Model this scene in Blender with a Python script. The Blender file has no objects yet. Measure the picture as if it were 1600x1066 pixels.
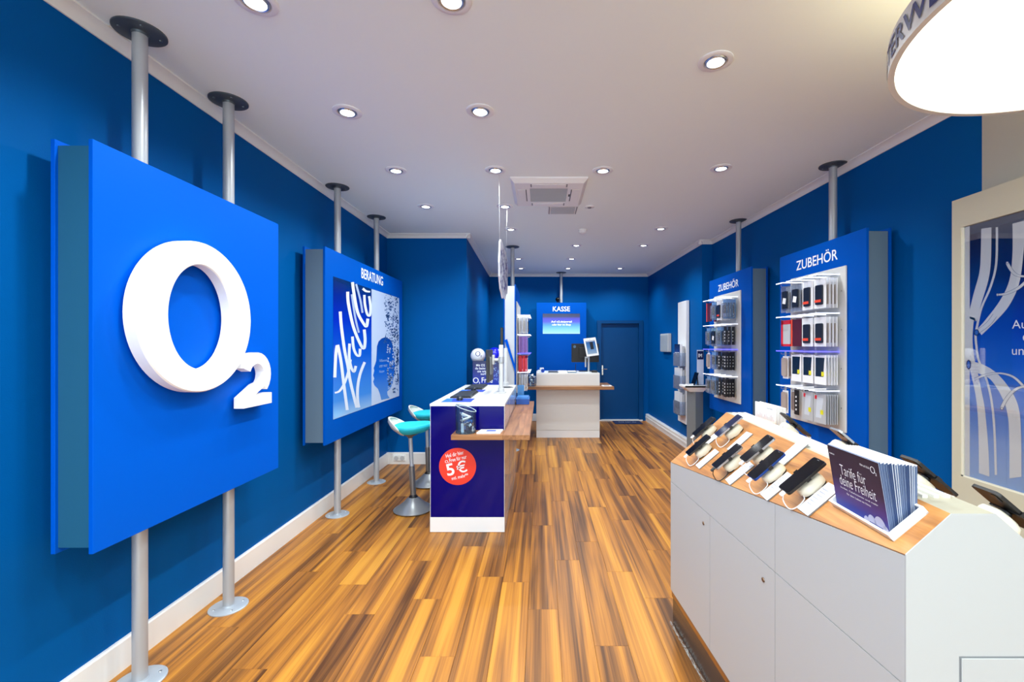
import bpy, bmesh, math, random
from mathutils import Vector, Matrix
random.seed(7)
R = math.radians
PI = math.pi
scene = bpy.context.scene
COL = scene.collection

# ------------------------------------------------------------------ camera
F = 700.0; VX = 845.0; VY = 539.0; EYE = 1.6
cam = bpy.data.cameras.new('camera'); camo = bpy.data.objects.new('camera', cam); COL.objects.link(camo)
cam.sensor_width = 36.0; cam.sensor_fit = 'HORIZONTAL'
cam.lens = F / 1600.0 * 36.0
cam.shift_x = -(VX - 800.0) / 1600.0
cam.shift_y = (VY - 533.0) / 1600.0
cam.clip_start = 0.02; cam.clip_end = 100
camo.location = (0, 0, EYE); camo.rotation_euler = (R(90), 0, 0)
scene.camera = camo

# ------------------------------------------------------------------ world, exposure
w = bpy.data.worlds.new('world'); scene.world = w; w.use_nodes = True
w.node_tree.nodes['Background'].inputs[0].default_value = (0.84, 0.96, 1.0, 1)
w.node_tree.nodes['Background'].inputs[1].default_value = 4.4
scene.view_settings.view_transform = 'Standard'
scene.view_settings.look = 'None'
scene.view_settings.gamma = 1.0
scene.view_settings.use_curve_mapping = False
scene.view_settings.exposure = 0.28
try:
    scene.cycles.use_denoising = True
    scene.cycles.max_bounces = 10
    scene.cycles.diffuse_bounces = 7
    scene.cycles.transparent_max_bounces = 16
    scene.cycles.caustics_reflective = False
    scene.cycles.caustics_refractive = False
    scene.cycles.sample_clamp_indirect = 6.0
except Exception:
    pass
SPOT_W = 41.0          # each recessed downlight
DRUM_E = 2.0           # the big drum lamp's diffuser

# ------------------------------------------------------------------ helpers
def P(px, py, Y): return Vector(((px - VX) / F * Y, Y, EYE - (py - VY) / F * Y))
def PX(px, py, X):
    Y = X * F / (px - VX); return Vector((X, Y, EYE - (py - VY) / F * Y))

def lin(c):
    return tuple((v / 255 / 12.92) if v / 255 <= 0.04045 else ((v / 255 + 0.055) / 1.055) ** 2.4 for v in c[:3]) + (1.0,)

MATS = {}
def mat(name, rgb=None, rough=0.5, metal=0.0, emit=None, es=0.0, spec=0.5, coat=0.0, linear=None):
    if name in MATS: return MATS[name]
    m = bpy.data.materials.new(name); m.use_nodes = True
    b = m.node_tree.nodes['Principled BSDF']
    b.inputs['Base Color'].default_value = linear if linear else lin(rgb)
    b.inputs['Roughness'].default_value = rough
    b.inputs['Metallic'].default_value = metal
    b.inputs['Specular IOR Level'].default_value = spec
    if coat:
        b.inputs['Coat Weight'].default_value = coat; b.inputs['Coat Roughness'].default_value = 0.06
    if emit:
        b.inputs['Emission Color'].default_value = lin(emit); b.inputs['Emission Strength'].default_value = es
    MATS[name] = m
    return m

def bsdf(m): return m.node_tree.nodes['Principled BSDF']

def noisy(name, rgb, rough=0.5, amount=0.08, scale=6.0, bump=0.0, bscale=60.0, **kw):
    """paint with a faint mottling and roller texture"""
    if name in MATS: return MATS[name]
    m = mat(name, rgb, rough, **kw); nt = m.node_tree; b = bsdf(m)
    tc = nt.nodes.new('ShaderNodeTexCoord')
    n = nt.nodes.new('ShaderNodeTexNoise'); n.inputs['Scale'].default_value = scale; n.inputs['Detail'].default_value = 4
    mx = nt.nodes.new('ShaderNodeMix'); mx.data_type = 'RGBA'
    c = lin(rgb)
    mx.inputs[6].default_value = tuple(v * (1 - amount) for v in c[:3]) + (1,)
    mx.inputs[7].default_value = tuple(min(1, v * (1 + amount)) for v in c[:3]) + (1,)
    nt.links.new(tc.outputs['Object'], n.inputs['Vector']); nt.links.new(n.outputs['Fac'], mx.inputs[0])
    nt.links.new(mx.outputs[2], b.inputs['Base Color'])
    if bump:
        n2 = nt.nodes.new('ShaderNodeTexNoise'); n2.inputs['Scale'].default_value = bscale; n2.inputs['Detail'].default_value = 2
        bp = nt.nodes.new('ShaderNodeBump'); bp.inputs['Strength'].default_value = bump; bp.inputs['Distance'].default_value = 0.004
        nt.links.new(tc.outputs['Object'], n2.inputs['Vector']); nt.links.new(n2.outputs['Fac'], bp.inputs['Height'])
        nt.links.new(bp.outputs['Normal'], b.inputs['Normal'])
    return m

def clear(name, tint=(255, 255, 255), alpha=0.10, rough=0.05, gloss=0.7):
    """thin clear plastic or glass: see-through, a little body colour, mirror sheen by angle"""
    if name in MATS: return MATS[name]
    m = bpy.data.materials.new(name); m.use_nodes = True; nt = m.node_tree; L = nt.links.new
    nt.nodes.remove(bsdf(m))
    di = nt.nodes.new('ShaderNodeBsdfDiffuse'); di.inputs[0].default_value = lin(tint)
    tr = nt.nodes.new('ShaderNodeBsdfTransparent'); tr.inputs[0].default_value = lin(tint)
    gl = nt.nodes.new('ShaderNodeBsdfGlossy'); gl.inputs['Roughness'].default_value = rough
    fr = nt.nodes.new('ShaderNodeFresnel'); fr.inputs[0].default_value = 1.45
    mu = nt.nodes.new('ShaderNodeMath'); mu.operation = 'MULTIPLY'; mu.inputs[1].default_value = gloss
    m1 = nt.nodes.new('ShaderNodeMixShader'); m1.inputs[0].default_value = alpha
    m2 = nt.nodes.new('ShaderNodeMixShader')
    L(tr.outputs[0], m1.inputs[1]); L(di.outputs[0], m1.inputs[2])
    L(fr.outputs[0], mu.inputs[0]); L(mu.outputs[0], m2.inputs[0]); L(m1.outputs[0], m2.inputs[1]); L(gl.outputs[0], m2.inputs[2])
    L(m2.outputs[0], nt.nodes['Material Output'].inputs[0])
    MATS[name] = m; return m

def gradient(name, stops, z0, z1, rough=0.25, emit=0.0, axis=2, coord='Generated'):
    """print whose ink runs through a colour ramp from bottom (0) to top (1)"""
    if name in MATS: return MATS[name]
    m = mat(name, (128, 128, 128), rough); nt = m.node_tree; b = bsdf(m)
    tc = nt.nodes.new('ShaderNodeTexCoord'); sp = nt.nodes.new('ShaderNodeSeparateXYZ')
    cr = nt.nodes.new('ShaderNodeValToRGB')
    nt.links.new(tc.outputs[coord], sp.inputs[0]); nt.links.new(sp.outputs[axis], cr.inputs[0])
    e = cr.color_ramp.elements
    while len(e) < len(stops): e.new(0.5)
    for k, (p, c) in enumerate(stops): e[k].position = p; e[k].color = lin(c)
    if not emit: nt.links.new(cr.outputs[0], b.inputs['Base Color'])
    else: b.inputs['Base Color'].default_value = (0.01, 0.01, 0.012, 1)
    if emit:
        nt.links.new(cr.outputs[0], b.inputs['Emission Color']); b.inputs['Emission Strength'].default_value = emit
    return m

def wood(name, cols, axis, along=1.2, across=16.0, rough=0.38, rnd=True, tone=0.35, span=0.27):
    """streaky laminate: cols dark->light, axis = grain direction 0/1/2"""
    if name in MATS: return MATS[name]
    m = mat(name, (128, 96, 64), rough); nt = m.node_tree; b = bsdf(m); L = nt.links.new
    tc = nt.nodes.new('ShaderNodeTexCoord'); oi = nt.nodes.new('ShaderNodeObjectInfo')
    mu = nt.nodes.new('ShaderNodeMath'); mu.operation = 'MULTIPLY'; mu.inputs[1].default_value = 61.7
    cb = nt.nodes.new('ShaderNodeCombineXYZ'); ad = nt.nodes.new('ShaderNodeVectorMath'); ad.operation = 'ADD'
    L(oi.outputs['Random'], mu.inputs[0])
    for k in range(3): L(mu.outputs[0], cb.inputs[k])
    L(tc.outputs['Object'], ad.inputs[0])
    if rnd: L(cb.outputs[0], ad.inputs[1])
    def stretch(al, ac):
        v = nt.nodes.new('ShaderNodeVectorMath'); v.operation = 'MULTIPLY'
        s = [ac, ac, ac]; s[axis] = al; v.inputs[1].default_value = s
        L(ad.outputs[0], v.inputs[0]); return v
    n1 = nt.nodes.new('ShaderNodeTexNoise'); n1.inputs['Scale'].default_value = 1; n1.inputs['Detail'].default_value = 3; n1.inputs['Distortion'].default_value = 0.6
    L(stretch(along, across).outputs[0], n1.inputs['Vector'])
    n2 = nt.nodes.new('ShaderNodeTexNoise'); n2.inputs['Scale'].default_value = 1; n2.inputs['Detail'].default_value = 5
    L(stretch(along * 3, across * 9).outputs[0], n2.inputs['Vector'])
    a1 = nt.nodes.new('ShaderNodeMath'); a1.operation = 'MULTIPLY_ADD'; a1.inputs[1].default_value = 0.30; 
    L(n2.outputs['Fac'], a1.inputs[0]); L(n1.outputs['Fac'], a1.inputs[2])
    a2 = nt.nodes.new('ShaderNodeMath'); a2.operation = 'MULTIPLY_ADD'; a2.inputs[1].default_value = tone if rnd else 0.0
    L(oi.outputs['Random'], a2.inputs[0]); L(a1.outputs[0], a2.inputs[2])
    mr = nt.nodes.new('ShaderNodeMapRange')
    off = 0.15 + (tone / 2 if rnd else 0)
    mr.inputs[1].default_value = 0.5 + off - span; mr.inputs[2].default_value = 0.5 + off + span
    L(a2.outputs[0], mr.inputs[0])
    cr = nt.nodes.new('ShaderNodeValToRGB'); e = cr.color_ramp.elements
    while len(e) < len(cols): e.new(0.5)
    for k, c in enumerate(cols): e[k].position = k / (len(cols) - 1); e[k].color = lin(c)
    L(mr.outputs[0], cr.inputs[0]); L(cr.outputs[0], b.inputs['Base Color'])
    bp = nt.nodes.new('ShaderNodeBump'); bp.inputs['Strength'].default_value = 0.08; bp.inputs['Distance'].default_value = 0.002
    L(n2.outputs['Fac'], bp.inputs['Height']); L(bp.outputs['Normal'], b.inputs['Normal'])
    return m

# ---- geometry collectors
class MB:
    def __init__(s): s.v = []; s.f = []; s.smooth = False
    def add(s, vs, fs):
        o = len(s.v); s.v += [tuple(p) for p in vs]; s.f += [tuple(i + o for i in f) for f in fs]; return s
    def box(s, x0, x1, y0, y1, z0, z1):
        return s.add([(x0,y0,z0),(x1,y0,z0),(x1,y1,z0),(x0,y1,z0),(x0,y0,z1),(x1,y0,z1),(x1,y1,z1),(x0,y1,z1)],
                     [(0,3,2,1),(4,5,6,7),(0,1,5,4),(1,2,6,5),(2,3,7,6),(3,0,4,7)])
    def rbox(s, x0, x1, y0, y1, z0, z1, r=0.005, seg=2):
        bm = bmesh.new(); bmesh.ops.create_cube(bm, size=1)
        for v in bm.verts:
            v.co = Vector(((x0+x1)/2 + v.co.x*(x1-x0), (y0+y1)/2 + v.co.y*(y1-y0), (z0+z1)/2 + v.co.z*(z1-z0)))
        bmesh.ops.bevel(bm, geom=bm.edges[:], offset=r, segments=seg, affect='EDGES', profile=0.5)
        bm.verts.index_update()
        s.add([v.co for v in bm.verts], [[v.index for v in f.verts] for f in bm.faces]); bm.free(); return s
    def prism(s, pts, z0, z1):
        """plan polygon (counter-clockwise) pulled up"""
        n = len(pts)
        return s.add([(p[0],p[1],z0) for p in pts] + [(p[0],p[1],z1) for p in pts],
                     [tuple(range(n))[::-1], tuple(range(n, 2*n))] + [(i,(i+1)%n,(i+1)%n+n,i+n) for i in range(n)])
    def slab(s, pts3, d):
        """planar 3D polygon pulled along d"""
        n = len(pts3); d = Vector(d); pts3 = [Vector(p) for p in pts3]
        return s.add(pts3 + [p + d for p in pts3], [tuple(range(n))[::-1], tuple(range(n, 2*n))] + [(i,(i+1)%n,(i+1)%n+n,i+n) for i in range(n)])
    def poly(s, pts3): return s.add(pts3, [tuple(range(len(pts3)))])
    def lathe(s, prof, c=(0,0,0), n=32, a0=0.0, a1=2*PI, axis=2):
        """prof = [(r,h)...]"""
        full = abs(a1 - a0 - 2*PI) < 1e-6
        m = n if full else n + 1; vs = []
        for r, h in prof:
            for k in range(m):
                a = a0 + (a1-a0)*k/n
                p = [r*math.cos(a), r*math.sin(a), h]
                if axis == 0: p = [p[2], p[0], p[1]]
                if axis == 1: p = [p[0], p[2], p[1]]
                vs.append((c[0]+p[0], c[1]+p[1], c[2]+p[2]))
        fs = []
        for i in range(len(prof)-1):
            for k in range(n if full else n):
                k2 = (k+1) % m
                fs.append((i*m+k, i*m+k2, (i+1)*m+k2, (i+1)*m+k))
        if prof[0][0] > 1e-6 and full: fs.append(tuple(range(m))[::-1])
        if prof[-1][0] > 1e-6 and full: fs.append(tuple((len(prof)-1)*m + k for k in range(m)))
        return s.add(vs, fs)
    def tube(s, path, r, n=10):
        path = [Vector(p) for p in path]; rs = r if isinstance(r, (list, tuple)) else [r]*len(path)
        vs = []; fs = []
        t0 = (path[1]-path[0]).normalized(); up = Vector((0,0,1)) if abs(t0.z) < 0.9 else Vector((1,0,0))
        for i, p in enumerate(path):
            t = (path[min(i+1,len(path)-1)] - path[max(i-1,0)]).normalized()
            a = t.cross(up).normalized(); b = a.cross(t).normalized()
            for k in range(n):
                q = 2*PI*k/n; vs.append(p + (a*math.cos(q) + b*math.sin(q))*rs[i])
        for i in range(len(path)-1):
            for k in range(n): fs.append((i*n+k, i*n+(k+1)%n, (i+1)*n+(k+1)%n, (i+1)*n+k))
        fs.append(tuple(range(n))[::-1]); fs.append(tuple((len(path)-1)*n+k for k in range(n)))
        return s.add(vs, fs)
    def soft_tube(s, pts, r, n=8, k=5):
        p = [Vector(q) for q in pts]; out = []
        for i in range(len(p)-1):
            a, b, c, d = p[max(i-1,0)], p[i], p[i+1], p[min(i+2,len(p)-1)]
            for j in range(k):
                t = j/k; out.append(0.5*((2*b) + (c-a)*t + (2*a-5*b+4*c-d)*t*t + (3*b-a-3*c+d)*t**3))
        out.append(p[-1]); return s.tube(out, r, n)
    def rot(s, m, start=0):
        for i in range(start, len(s.v)): s.v[i] = tuple(m @ Vector(s.v[i]))
        return s

def rrect(cx, cy, sx, sy, r, n=4):
    pts = []
    for qx, qy, a in ((1,1,0),(-1,1,90),(-1,-1,180),(1,-1,270)):
        for k in range(n+1):
            t = R(a + 90*k/n)
            pts.append((cx + qx*(sx/2-r) + r*math.cos(t), cy + qy*(sy/2-r) + r*math.sin(t)))
    return pts

OFF = {}
def finish(me, smooth):
    bm = bmesh.new(); bm.from_mesh(me); bmesh.ops.recalc_face_normals(bm, faces=bm.faces[:])
    if smooth:
        for f in bm.faces: f.smooth = True
        for e in bm.edges:
            if len(e.link_faces) == 2 and e.calc_face_angle(0) > R(38): e.smooth = False
    bm.to_mesh(me); bm.free()

def obj(name, mb, material, parent=None, smooth=False, origin=None):
    """one mesh object; coordinates are the space of the thing (world for a placed thing)"""
    me = bpy.data.meshes.new(name)
    xs = [p[0] for p in mb.v]; ys = [p[1] for p in mb.v]; zs = [p[2] for p in mb.v]
    c = Vector(origin) if origin is not None else Vector(((min(xs)+max(xs))/2, (min(ys)+max(ys))/2, min(zs)))
    me.from_pydata([(p[0]-c.x, p[1]-c.y, p[2]-c.z) for p in mb.v], [], mb.f); me.update()
    finish(me, smooth)
    me.materials.append(material)
    o = bpy.data.objects.new(name, me); COL.objects.link(o)
    if parent is not None:
        o.parent = parent; o.location = c - OFF[parent.name]
    else: o.location = c
    OFF[o.name] = c
    return o

def tag(o, label, cat, group=None, kind=None):
    o['label'] = label; o['category'] = cat
    if group: o['group'] = group
    if kind: o['kind'] = kind
    return o

def thing(name, label, cat, loc=(0,0,0), rotz=0.0, group=None, local=False):
    o = bpy.data.objects.new(name, None); COL.objects.link(o); o.empty_display_size = 0.05
    o.location = loc; o.rotation_euler = (0, 0, rotz)
    OFF[o.name] = Vector((0,0,0)) if local else Vector(loc)
    tag(o, label, cat, group); return o

def struct(name, mb, m, label=None, parent=None, smooth=False):
    o = obj(name, mb, m, parent, smooth)
    o['kind'] = 'structure'
    if label: o['label'] = label
    return o

def dup(root, label=None, group=None, matrix=None, loc=None):
    r = root.copy(); COL.objects.link(r)
    if matrix is not None: r.matrix_basis = matrix
    if loc is not None: r.location = loc
    if label: r['label'] = label
    if group: r['group'] = group
    for ch in list(root.children):
        c = ch.copy(); COL.objects.link(c); c.parent = r
        for g in ch.children:
            d = g.copy(); COL.objects.link(d); d.parent = c
    return r

# ---- lettering: flat print built as thin faces
_T = {}
def glyphs(s, bold=0.0, space=1.0):
    key = (s, bold, space)
    if key in _T: return _T[key]
    cu = bpy.data.curves.new('t', 'FONT'); cu.body = s; cu.size = 1.0; cu.offset = bold; cu.resolution_u = 4; cu.space_character = space
    o = bpy.data.objects.new('t', cu); COL.objects.link(o)
    dg = bpy.context.evaluated_depsgraph_get(); dg.update()
    me = bpy.data.meshes.new_from_object(o.evaluated_get(dg))
    vs = [(v.co.x, v.co.y) for v in me.vertices]; fs = [tuple(p.vertices) for p in me.polygons]
    bpy.data.objects.remove(o); bpy.data.curves.remove(cu); bpy.data.meshes.remove(me)
    _T[key] = (vs, fs); return vs, fs

def letters(mb, s, o, u, v, width=None, height=None, bold=0.0, align='l', space=1.0):
    """o = baseline start (or centre), u/v unit vectors; width = extent of the text, height = extent of the text"""
    vs, fs = glyphs(s, bold, space)
    x0 = min(p[0] for p in vs); x1 = max(p[0] for p in vs); y0 = min(p[1] for p in vs); y1 = max(p[1] for p in vs)
    sy = None; sx = None
    if width: sx = width / (x1-x0)
    if height: sy = height / (y1-y0)
    sx = sx or sy; sy = sy or sx
    o = Vector(o); u = Vector(u); v = Vector(v)
    sh = 0 if align == 'l' else -(x1-x0)*sx/2
    mb.add([o + u*((p[0]-x0)*sx + sh) + v*((p[1]-max(y0, -9) if align == 'b' else p[1])*sy) for p in vs], fs)
    return mb

def o2(mb, o, u, v, h, bold=0.02):
    """the round letter with its low figure 2, h = height of the letter"""
    o = Vector(o); u = Vector(u); v = Vector(v)
    n = 40; vs = []; fs = []
    for k in range(n):
        a = 2*PI*k/n
        vs.append(o + u*(math.cos(a)*h*0.5) + v*(math.sin(a)*h*0.5))
        vs.append(o + u*(math.cos(a)*h*(0.36-bold)) + v*(math.sin(a)*h*(0.40-bold)))
    for k in range(n):
        j = (k+1) % n; fs.append((2*k, 2*j, 2*j+1, 2*k+1))
    mb.add(vs, fs)
    letters(mb, '2', o + u*h*0.50 - v*h*0.68, u, v, height=h*0.42, bold=0.015)
    return mb

# ------------------------------------------------------------------ materials
M_wall = noisy('blue_wall_paint', (0, 85, 155), 0.5, 0.03, 3.0, bump=0.15, bscale=180, spec=0.04)
M_ceil = noisy('ceiling_white', (240, 250, 250), 0.8, 0.004, 2.0)
M_trim = mat('trim_white', (232, 232, 230), 0.45)
M_base = mat('baseboard_white', (238, 238, 236), 0.35)
M_beige = noisy('beige_panel', (196, 190, 168), 0.45, 0.02, 4.0)
M_beige2 = noisy('beige_wall', (190, 186, 172), 0.6, 0.02, 4.0)
M_sign = noisy('sign_blue', (0, 87, 202), 0.45, 0.015, 3.0, spec=0.04)
M_sign2 = noisy('sign_blue_deep', (0, 80, 178), 0.45, 0.015, 3.0, spec=0.04)
M_core = mat('panel_core_grey', (96, 118, 136), 0.5)
M_steel = mat('brushed_steel', (176, 180, 186), 0.38, 0.35)
M_disc = mat('pole_foot_grey', (176, 184, 194), 0.4, 0.3)
M_disc2 = mat('pole_head_dark', (78, 88, 98), 0.45, 0.4)
M_screwd = mat('screw_dark', (92, 102, 112), 0.4, 0.5)
M_screw = mat('screw_metal', (200, 205, 210), 0.3, 0.9)
M_white = mat('gloss_white', (240, 240, 238), 0.22)
M_whitem = mat('matt_white', (236, 236, 236), 0.5)
M_logo = mat('logo_white', (250, 250, 248), 0.45)
M_txt = mat('print_white', (244, 246, 250), 0.5)
M_navytxt = mat('print_navy', (38, 44, 110), 0.5)
M_darkblue = noisy('vinyl_dark_blue', (4, 0, 104), 0.10, 0.04, 2.0, spec=0.18)
M_black = mat('black_plastic', (18, 18, 20), 0.4)
M_blackg = mat('black_glass', (8, 9, 14), 0.10, spec=0.22)
M_grey = mat('grey_plastic', (120, 124, 128), 0.5)
M_lgrey = mat('light_grey_plastic', (196, 198, 200), 0.45)
M_cream = mat('cream_plastic', (232, 226, 206), 0.35)
M_teal = noisy('teal_fabric', (26, 190, 206), 0.6, 0.05, 30.0)
M_shell = mat('stool_shell', (205, 203, 196), 0.4)
M_sbase = mat('stool_base_grey', (150, 152, 154), 0.3, 0.5)
M_red = mat('sticker_red', (238, 58, 38), 0.4)
M_redp = mat('pack_red', (222, 34, 52), 0.4)
M_pink = mat('pack_pink', (226, 44, 120), 0.4)
M_orange = mat('tag_red', (240, 74, 44), 0.5)
M_yellow = mat('tag_yellow', (232, 226, 40), 0.5)
M_paper = mat('paper_white', (246, 246, 246), 0.6)
M_paperb = mat('paper_blue', (30, 80, 190), 0.5)
M_navy = mat('navy_print', (12, 22, 70), 0.35)
M_case = mat('phone_case_dark', (16, 26, 44), 0.35)
M_peg = mat('peg_board_light', (216, 214, 208), 0.5)
M_chrome = mat('chrome', (210, 212, 214), 0.12, 1.0)
M_glass = clear('clear_glass', (236, 246, 252), 0.02, 0.03)
M_acryl = clear('clear_acrylic', (240, 246, 255), 0.14, 0.08)
M_blist = clear('clear_blister', (236, 242, 250), 0.14, 0.12)
M_led = mat('led_edge_white', (235, 240, 255), 0.4, emit=(228, 234, 255), es=1.6)
M_ledb = mat('led_edge_blue', (90, 90, 255), 0.4, emit=(84, 80, 255), es=2.2)
M_wood_top = wood('counter_wood', [(146, 90, 42), (190, 128, 66), (212, 154, 86)], 1, 1.5, 26, 0.35, rnd=False)
M_wood_shelf = wood('shelf_wood', [(108, 70, 40), (152, 102, 60), (178, 128, 80)], 1, 1.6, 30, 0.38, rnd=False)
M_wood_shelfx = wood('shelf_wood_cross', [(108, 70, 40), (152, 102, 60), (178, 128, 80)], 0, 1.6, 30, 0.38, rnd=False)
M_plank = wood('floor_plank', [(88, 54, 26), (126, 80, 36), (166, 106, 42), (190, 126, 46), (206, 144, 54)], 1, 0.42, 14.0, 0.36, rnd=True, tone=0.12, span=0.21)
bsdf(M_plank).inputs['Specular IOR Level'].default_value = 0.3
M_gap = mat('floor_joint', (84, 52, 30), 0.7)

# ------------------------------------------------------------------ the room
CEIL = 3.09
XL = -2.07; YREC = 6.03; YB = 9.43; YF = -2.6
struct('floor', MB().box(-2.4, 3.0, YF, YB + 0.3, -0.12, -0.010), M_gap, 'warm brown streaky wooden plank floor')
floor = bpy.data.objects['floor']
PW = 0.1815; PLEN = 1.26
def plank_mb(w_, l_):
    m = MB(); c = 0.0009; t = 0.0
    x, y = w_/2 - 0.0003, l_/2 - 0.0003
    m.add([(-x,-y,-0.01),(x,-y,-0.01),(x,y,-0.01),(-x,y,-0.01),
           (-x,-y,-0.0015),(x,-y,-0.0015),(x,y,-0.0015),(-x,y,-0.0015),
           (-x+c,-y+c,t),(x-c,-y+c,t),(x-c,y-c,t),(-x+c,y-c,t)],
          [(3,2,1,0),(0,1,5,4),(1,2,6,5),(2,3,7,6),(3,0,4,7),(4,5,9,8),(5,6,10,9),(6,7,11,10),(7,4,8,11),(8,9,10,11)])
    return m
proto_plank = None; extra = MB()
for k in range(26):
    x = XL + PW*(k + 0.5) - 0.004
    y = 0.2 - random.random()*PLEN
    offs = [0.31, 0.0, 0.62, 0.93, 0.45, 0.12, 0.78, 0.28, 1.02, 0.55][k % 10] + 0.17*(k // 10)
    y = -2.5 + (offs % PLEN)
    while y < YB + 0.05:
        y1 = y + PLEN
        hid = (x < -1.15 and y > 6.1) or (x > 2.5 and y > 6.4)
        if not hid:
            if y1 < 1.3:
                extra.box(x-PW/2+.001, x+PW/2-.001, y+.001, y1-.001, -0.01, 0)
            else:
                ye = min(y1, YB + 0.04)
                if (y1 - ye) < 1e-6:
                    if proto_plank is None:
                        proto_plank = obj('plank', plank_mb(PW, PLEN), M_plank, floor, origin=(0,0,0)); o = proto_plank
                    else:
                        o = proto_plank.copy(); COL.objects.link(o)
                    o.location = Vector((x, (y+y1)/2, 0)) - OFF['floor']
                elif ye - y > 0.05:
                    o = obj('plank', plank_mb(PW, ye-y), M_plank, floor, origin=(0,0,0)); o.location = Vector((x, (y+ye)/2, 0)) - OFF['floor']
        y = y1
e = obj('plank_rest', extra, M_plank, floor); e['kind'] = 'stuff'

struct('ceiling', MB().box(-2.4, 3.0, YF, YB + 0.3, CEIL, CEIL + 0.15), M_ceil, 'plain white plaster ceiling')
struct('wall_left', MB().prism([(XL, YF), (XL, YREC), (XL-0.3, YREC), (XL-0.3, YF)], -0.01, CEIL), M_wall, 'blue painted wall behind the logo sign')
struct('wall_left_back', MB().prism([(XL-0.3, YREC), (-0.998, YREC), (-1.08, YB), (XL-0.3, YB)], -0.01, CEIL), M_wall, 'blue projecting wall block behind the stools')
XR0, XR1 = 2.45, 2.58
struct('wall_right', MB().prism([(XR0, 6.39), (XR1, 2.62), (3.0, 2.62), (3.0, 6.39)], -0.01, CEIL), M_wall, 'blue painted wall behind the accessory boards')
struct('wall_right_front', MB().prism([(XR1, 2.62), (2.68, YF), (3.0, YF), (3.0, 2.62)], -0.01, CEIL), M_beige2, 'beige wall behind the framed poster')
struct('wall_right_back', MB().prism([(2.30, 6.39), (3.0, 6.39), (3.0, YB), (2.26, YB)], -0.01, CEIL), M_wall, 'blue projecting wall with the brochure column')
DX0, DX1, DZ = 1.235, 2.10, 2.085
wb = MB().box(-2.4, DX0, YB, YB+0.2, -0.01, CEIL).box(DX1, 3.0, YB, YB+0.2, -0.01, CEIL).box(DX0, DX1, YB, YB+0.2, DZ, CEIL).box(DX0, DX1, YB+0.12, YB+0.2, -0.01, DZ)
struct('wall_back', wb, M_wall, 'blue painted rear wall with a door')
# rear door painted like the wall
M_door = noisy('door_blue', (0, 68, 124), 0.4, 0.02, 3.0, spec=0.15)
d = struct('door_1', MB().rbox(DX0+0.035, DX1-0.035, YB+0.045, YB+0.085, 0.02, DZ-0.035, 0.003, 1), M_door, 'plain blue door in the rear wall')
fr = MB().box(DX0-0.05, DX0+0.035, YB-0.018, YB+0.10, 0, DZ+0.03).box(DX1-0.035, DX1+0.05, YB-0.018, YB+0.10, 0, DZ+0.03).box(DX0+0.035, DX1-0.035, YB-0.018, YB+0.10, DZ-0.035, DZ+0.03)
obj('door_frame', fr, M_door, d)
h = MB().rbox(DX0+0.05, DX0+0.085, YB+0.03, YB+0.045, 0.96, 1.17, 0.004).tube([(DX0+0.067, YB+0.03, 1.09), (DX0+0.067, YB-0.02, 1.09), (DX0+0.16, YB-0.02, 1.09)], 0.009, 8)
obj('door_handle', h, M_chrome, d)
obj('threshold', MB().box(DX0-0.05, DX1+0.04, YB-0.03, YB+0.045, 0, 0.028), M_base, d)

# skirting boards
def board(name, a, b, th, hgt, label, duct=False):
    """runs from a to b, its face to the left of travel"""
    a = Vector((a[0], a[1], 0)); b = Vector((b[0], b[1], 0)); t = (b-a).normalized(); n = Vector((-t.y, t.x, 0))
    prof = [(0,0),(th,0),(th,hgt-0.008),(th-0.006,hgt),(0,hgt)]
    if duct: prof = [(0,0),(th*0.9,0),(th*0.9,hgt*0.42),(th,hgt*0.44),(th,hgt*0.62),(th*0.9,hgt*0.64),(th*0.9,hgt-0.01),(th*0.75,hgt),(0,hgt)]
    m = MB(); k = len(prof)
    m.add([a + n*p[0] + Vector((0,0,p[1])) for p in prof] + [b + n*p[0] + Vector((0,0,p[1])) for p in prof],
          [tuple(range(k)), tuple(range(k, 2*k))[::-1]] + [(i,(i+1)%k,(i+1)%k+k,i+k) for i in range(k)])
    return struct(name, m, M_base, label)
board('baseboard_left', (XL, YREC), (XL, YF), 0.02, 0.15, 'white skirting board under the logo sign')
board('baseboard_recess', (-0.998, YREC), (XL, YREC), 0.025, 0.155, 'white skirting board with sockets behind the stools')
board('baseboard_left_back', (-1.08, YB), (-0.998, YREC), 0.02, 0.15, 'white skirting board beside the balloons')
board('baseboard_back', (DX0-0.05, YB), (-1.08, YB), 0.02, 0.15, 'white skirting board behind the till')
board('baseboard_right_back', (2.30, 6.39), (2.26, YB), 0.06, 0.15, 'white stepped cable duct skirting below the brochure column', True)
board('baseboard_right', (XR1, 2.62), (XR0, 6.39), 0.04, 0.15, 'white cable duct skirting below the accessory boards', True)
# plaster coves
def cove(name, a, b, ext=(0,0)):
    a = Vector((a[0], a[1], 0)); b = Vector((b[0], b[1], 0)); t = (b-a).normalized(); n = Vector((-t.y, t.x, 0))
    a = a - t*ext[0]; b = b + t*ext[1]
    prof = [(0.0, CEIL), (0.0, CEIL-0.056), (0.008, CEIL-0.056), (0.016, CEIL-0.034), (0.034, CEIL-0.016), (0.056, CEIL-0.008), (0.056, CEIL)]
    m = MB(); k = len(prof)
    m.add([a + n*p[0] + Vector((0,0,p[1])) for p in prof] + [b + n*p[0] + Vector((0,0,p[1])) for p in prof],
          [tuple(range(k)), tuple(range(k, 2*k))[::-1]] + [(i,(i+1)%k,(i+1)%k+k,i+k) for i in range(k)])
    return struct(name, m, M_trim, 'white plaster cove along the ceiling', smooth=True)
cove('trim_1', (XL, YREC), (XL, YF))
cove('trim_2', (-0.998, YREC), (XL, YREC), (0.05, 0))
cove('trim_3', (-1.08, YB), (-0.998, YREC), (0, 0.05))
cove('trim_4', (2.26, YB), (-1.08, YB))
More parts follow.
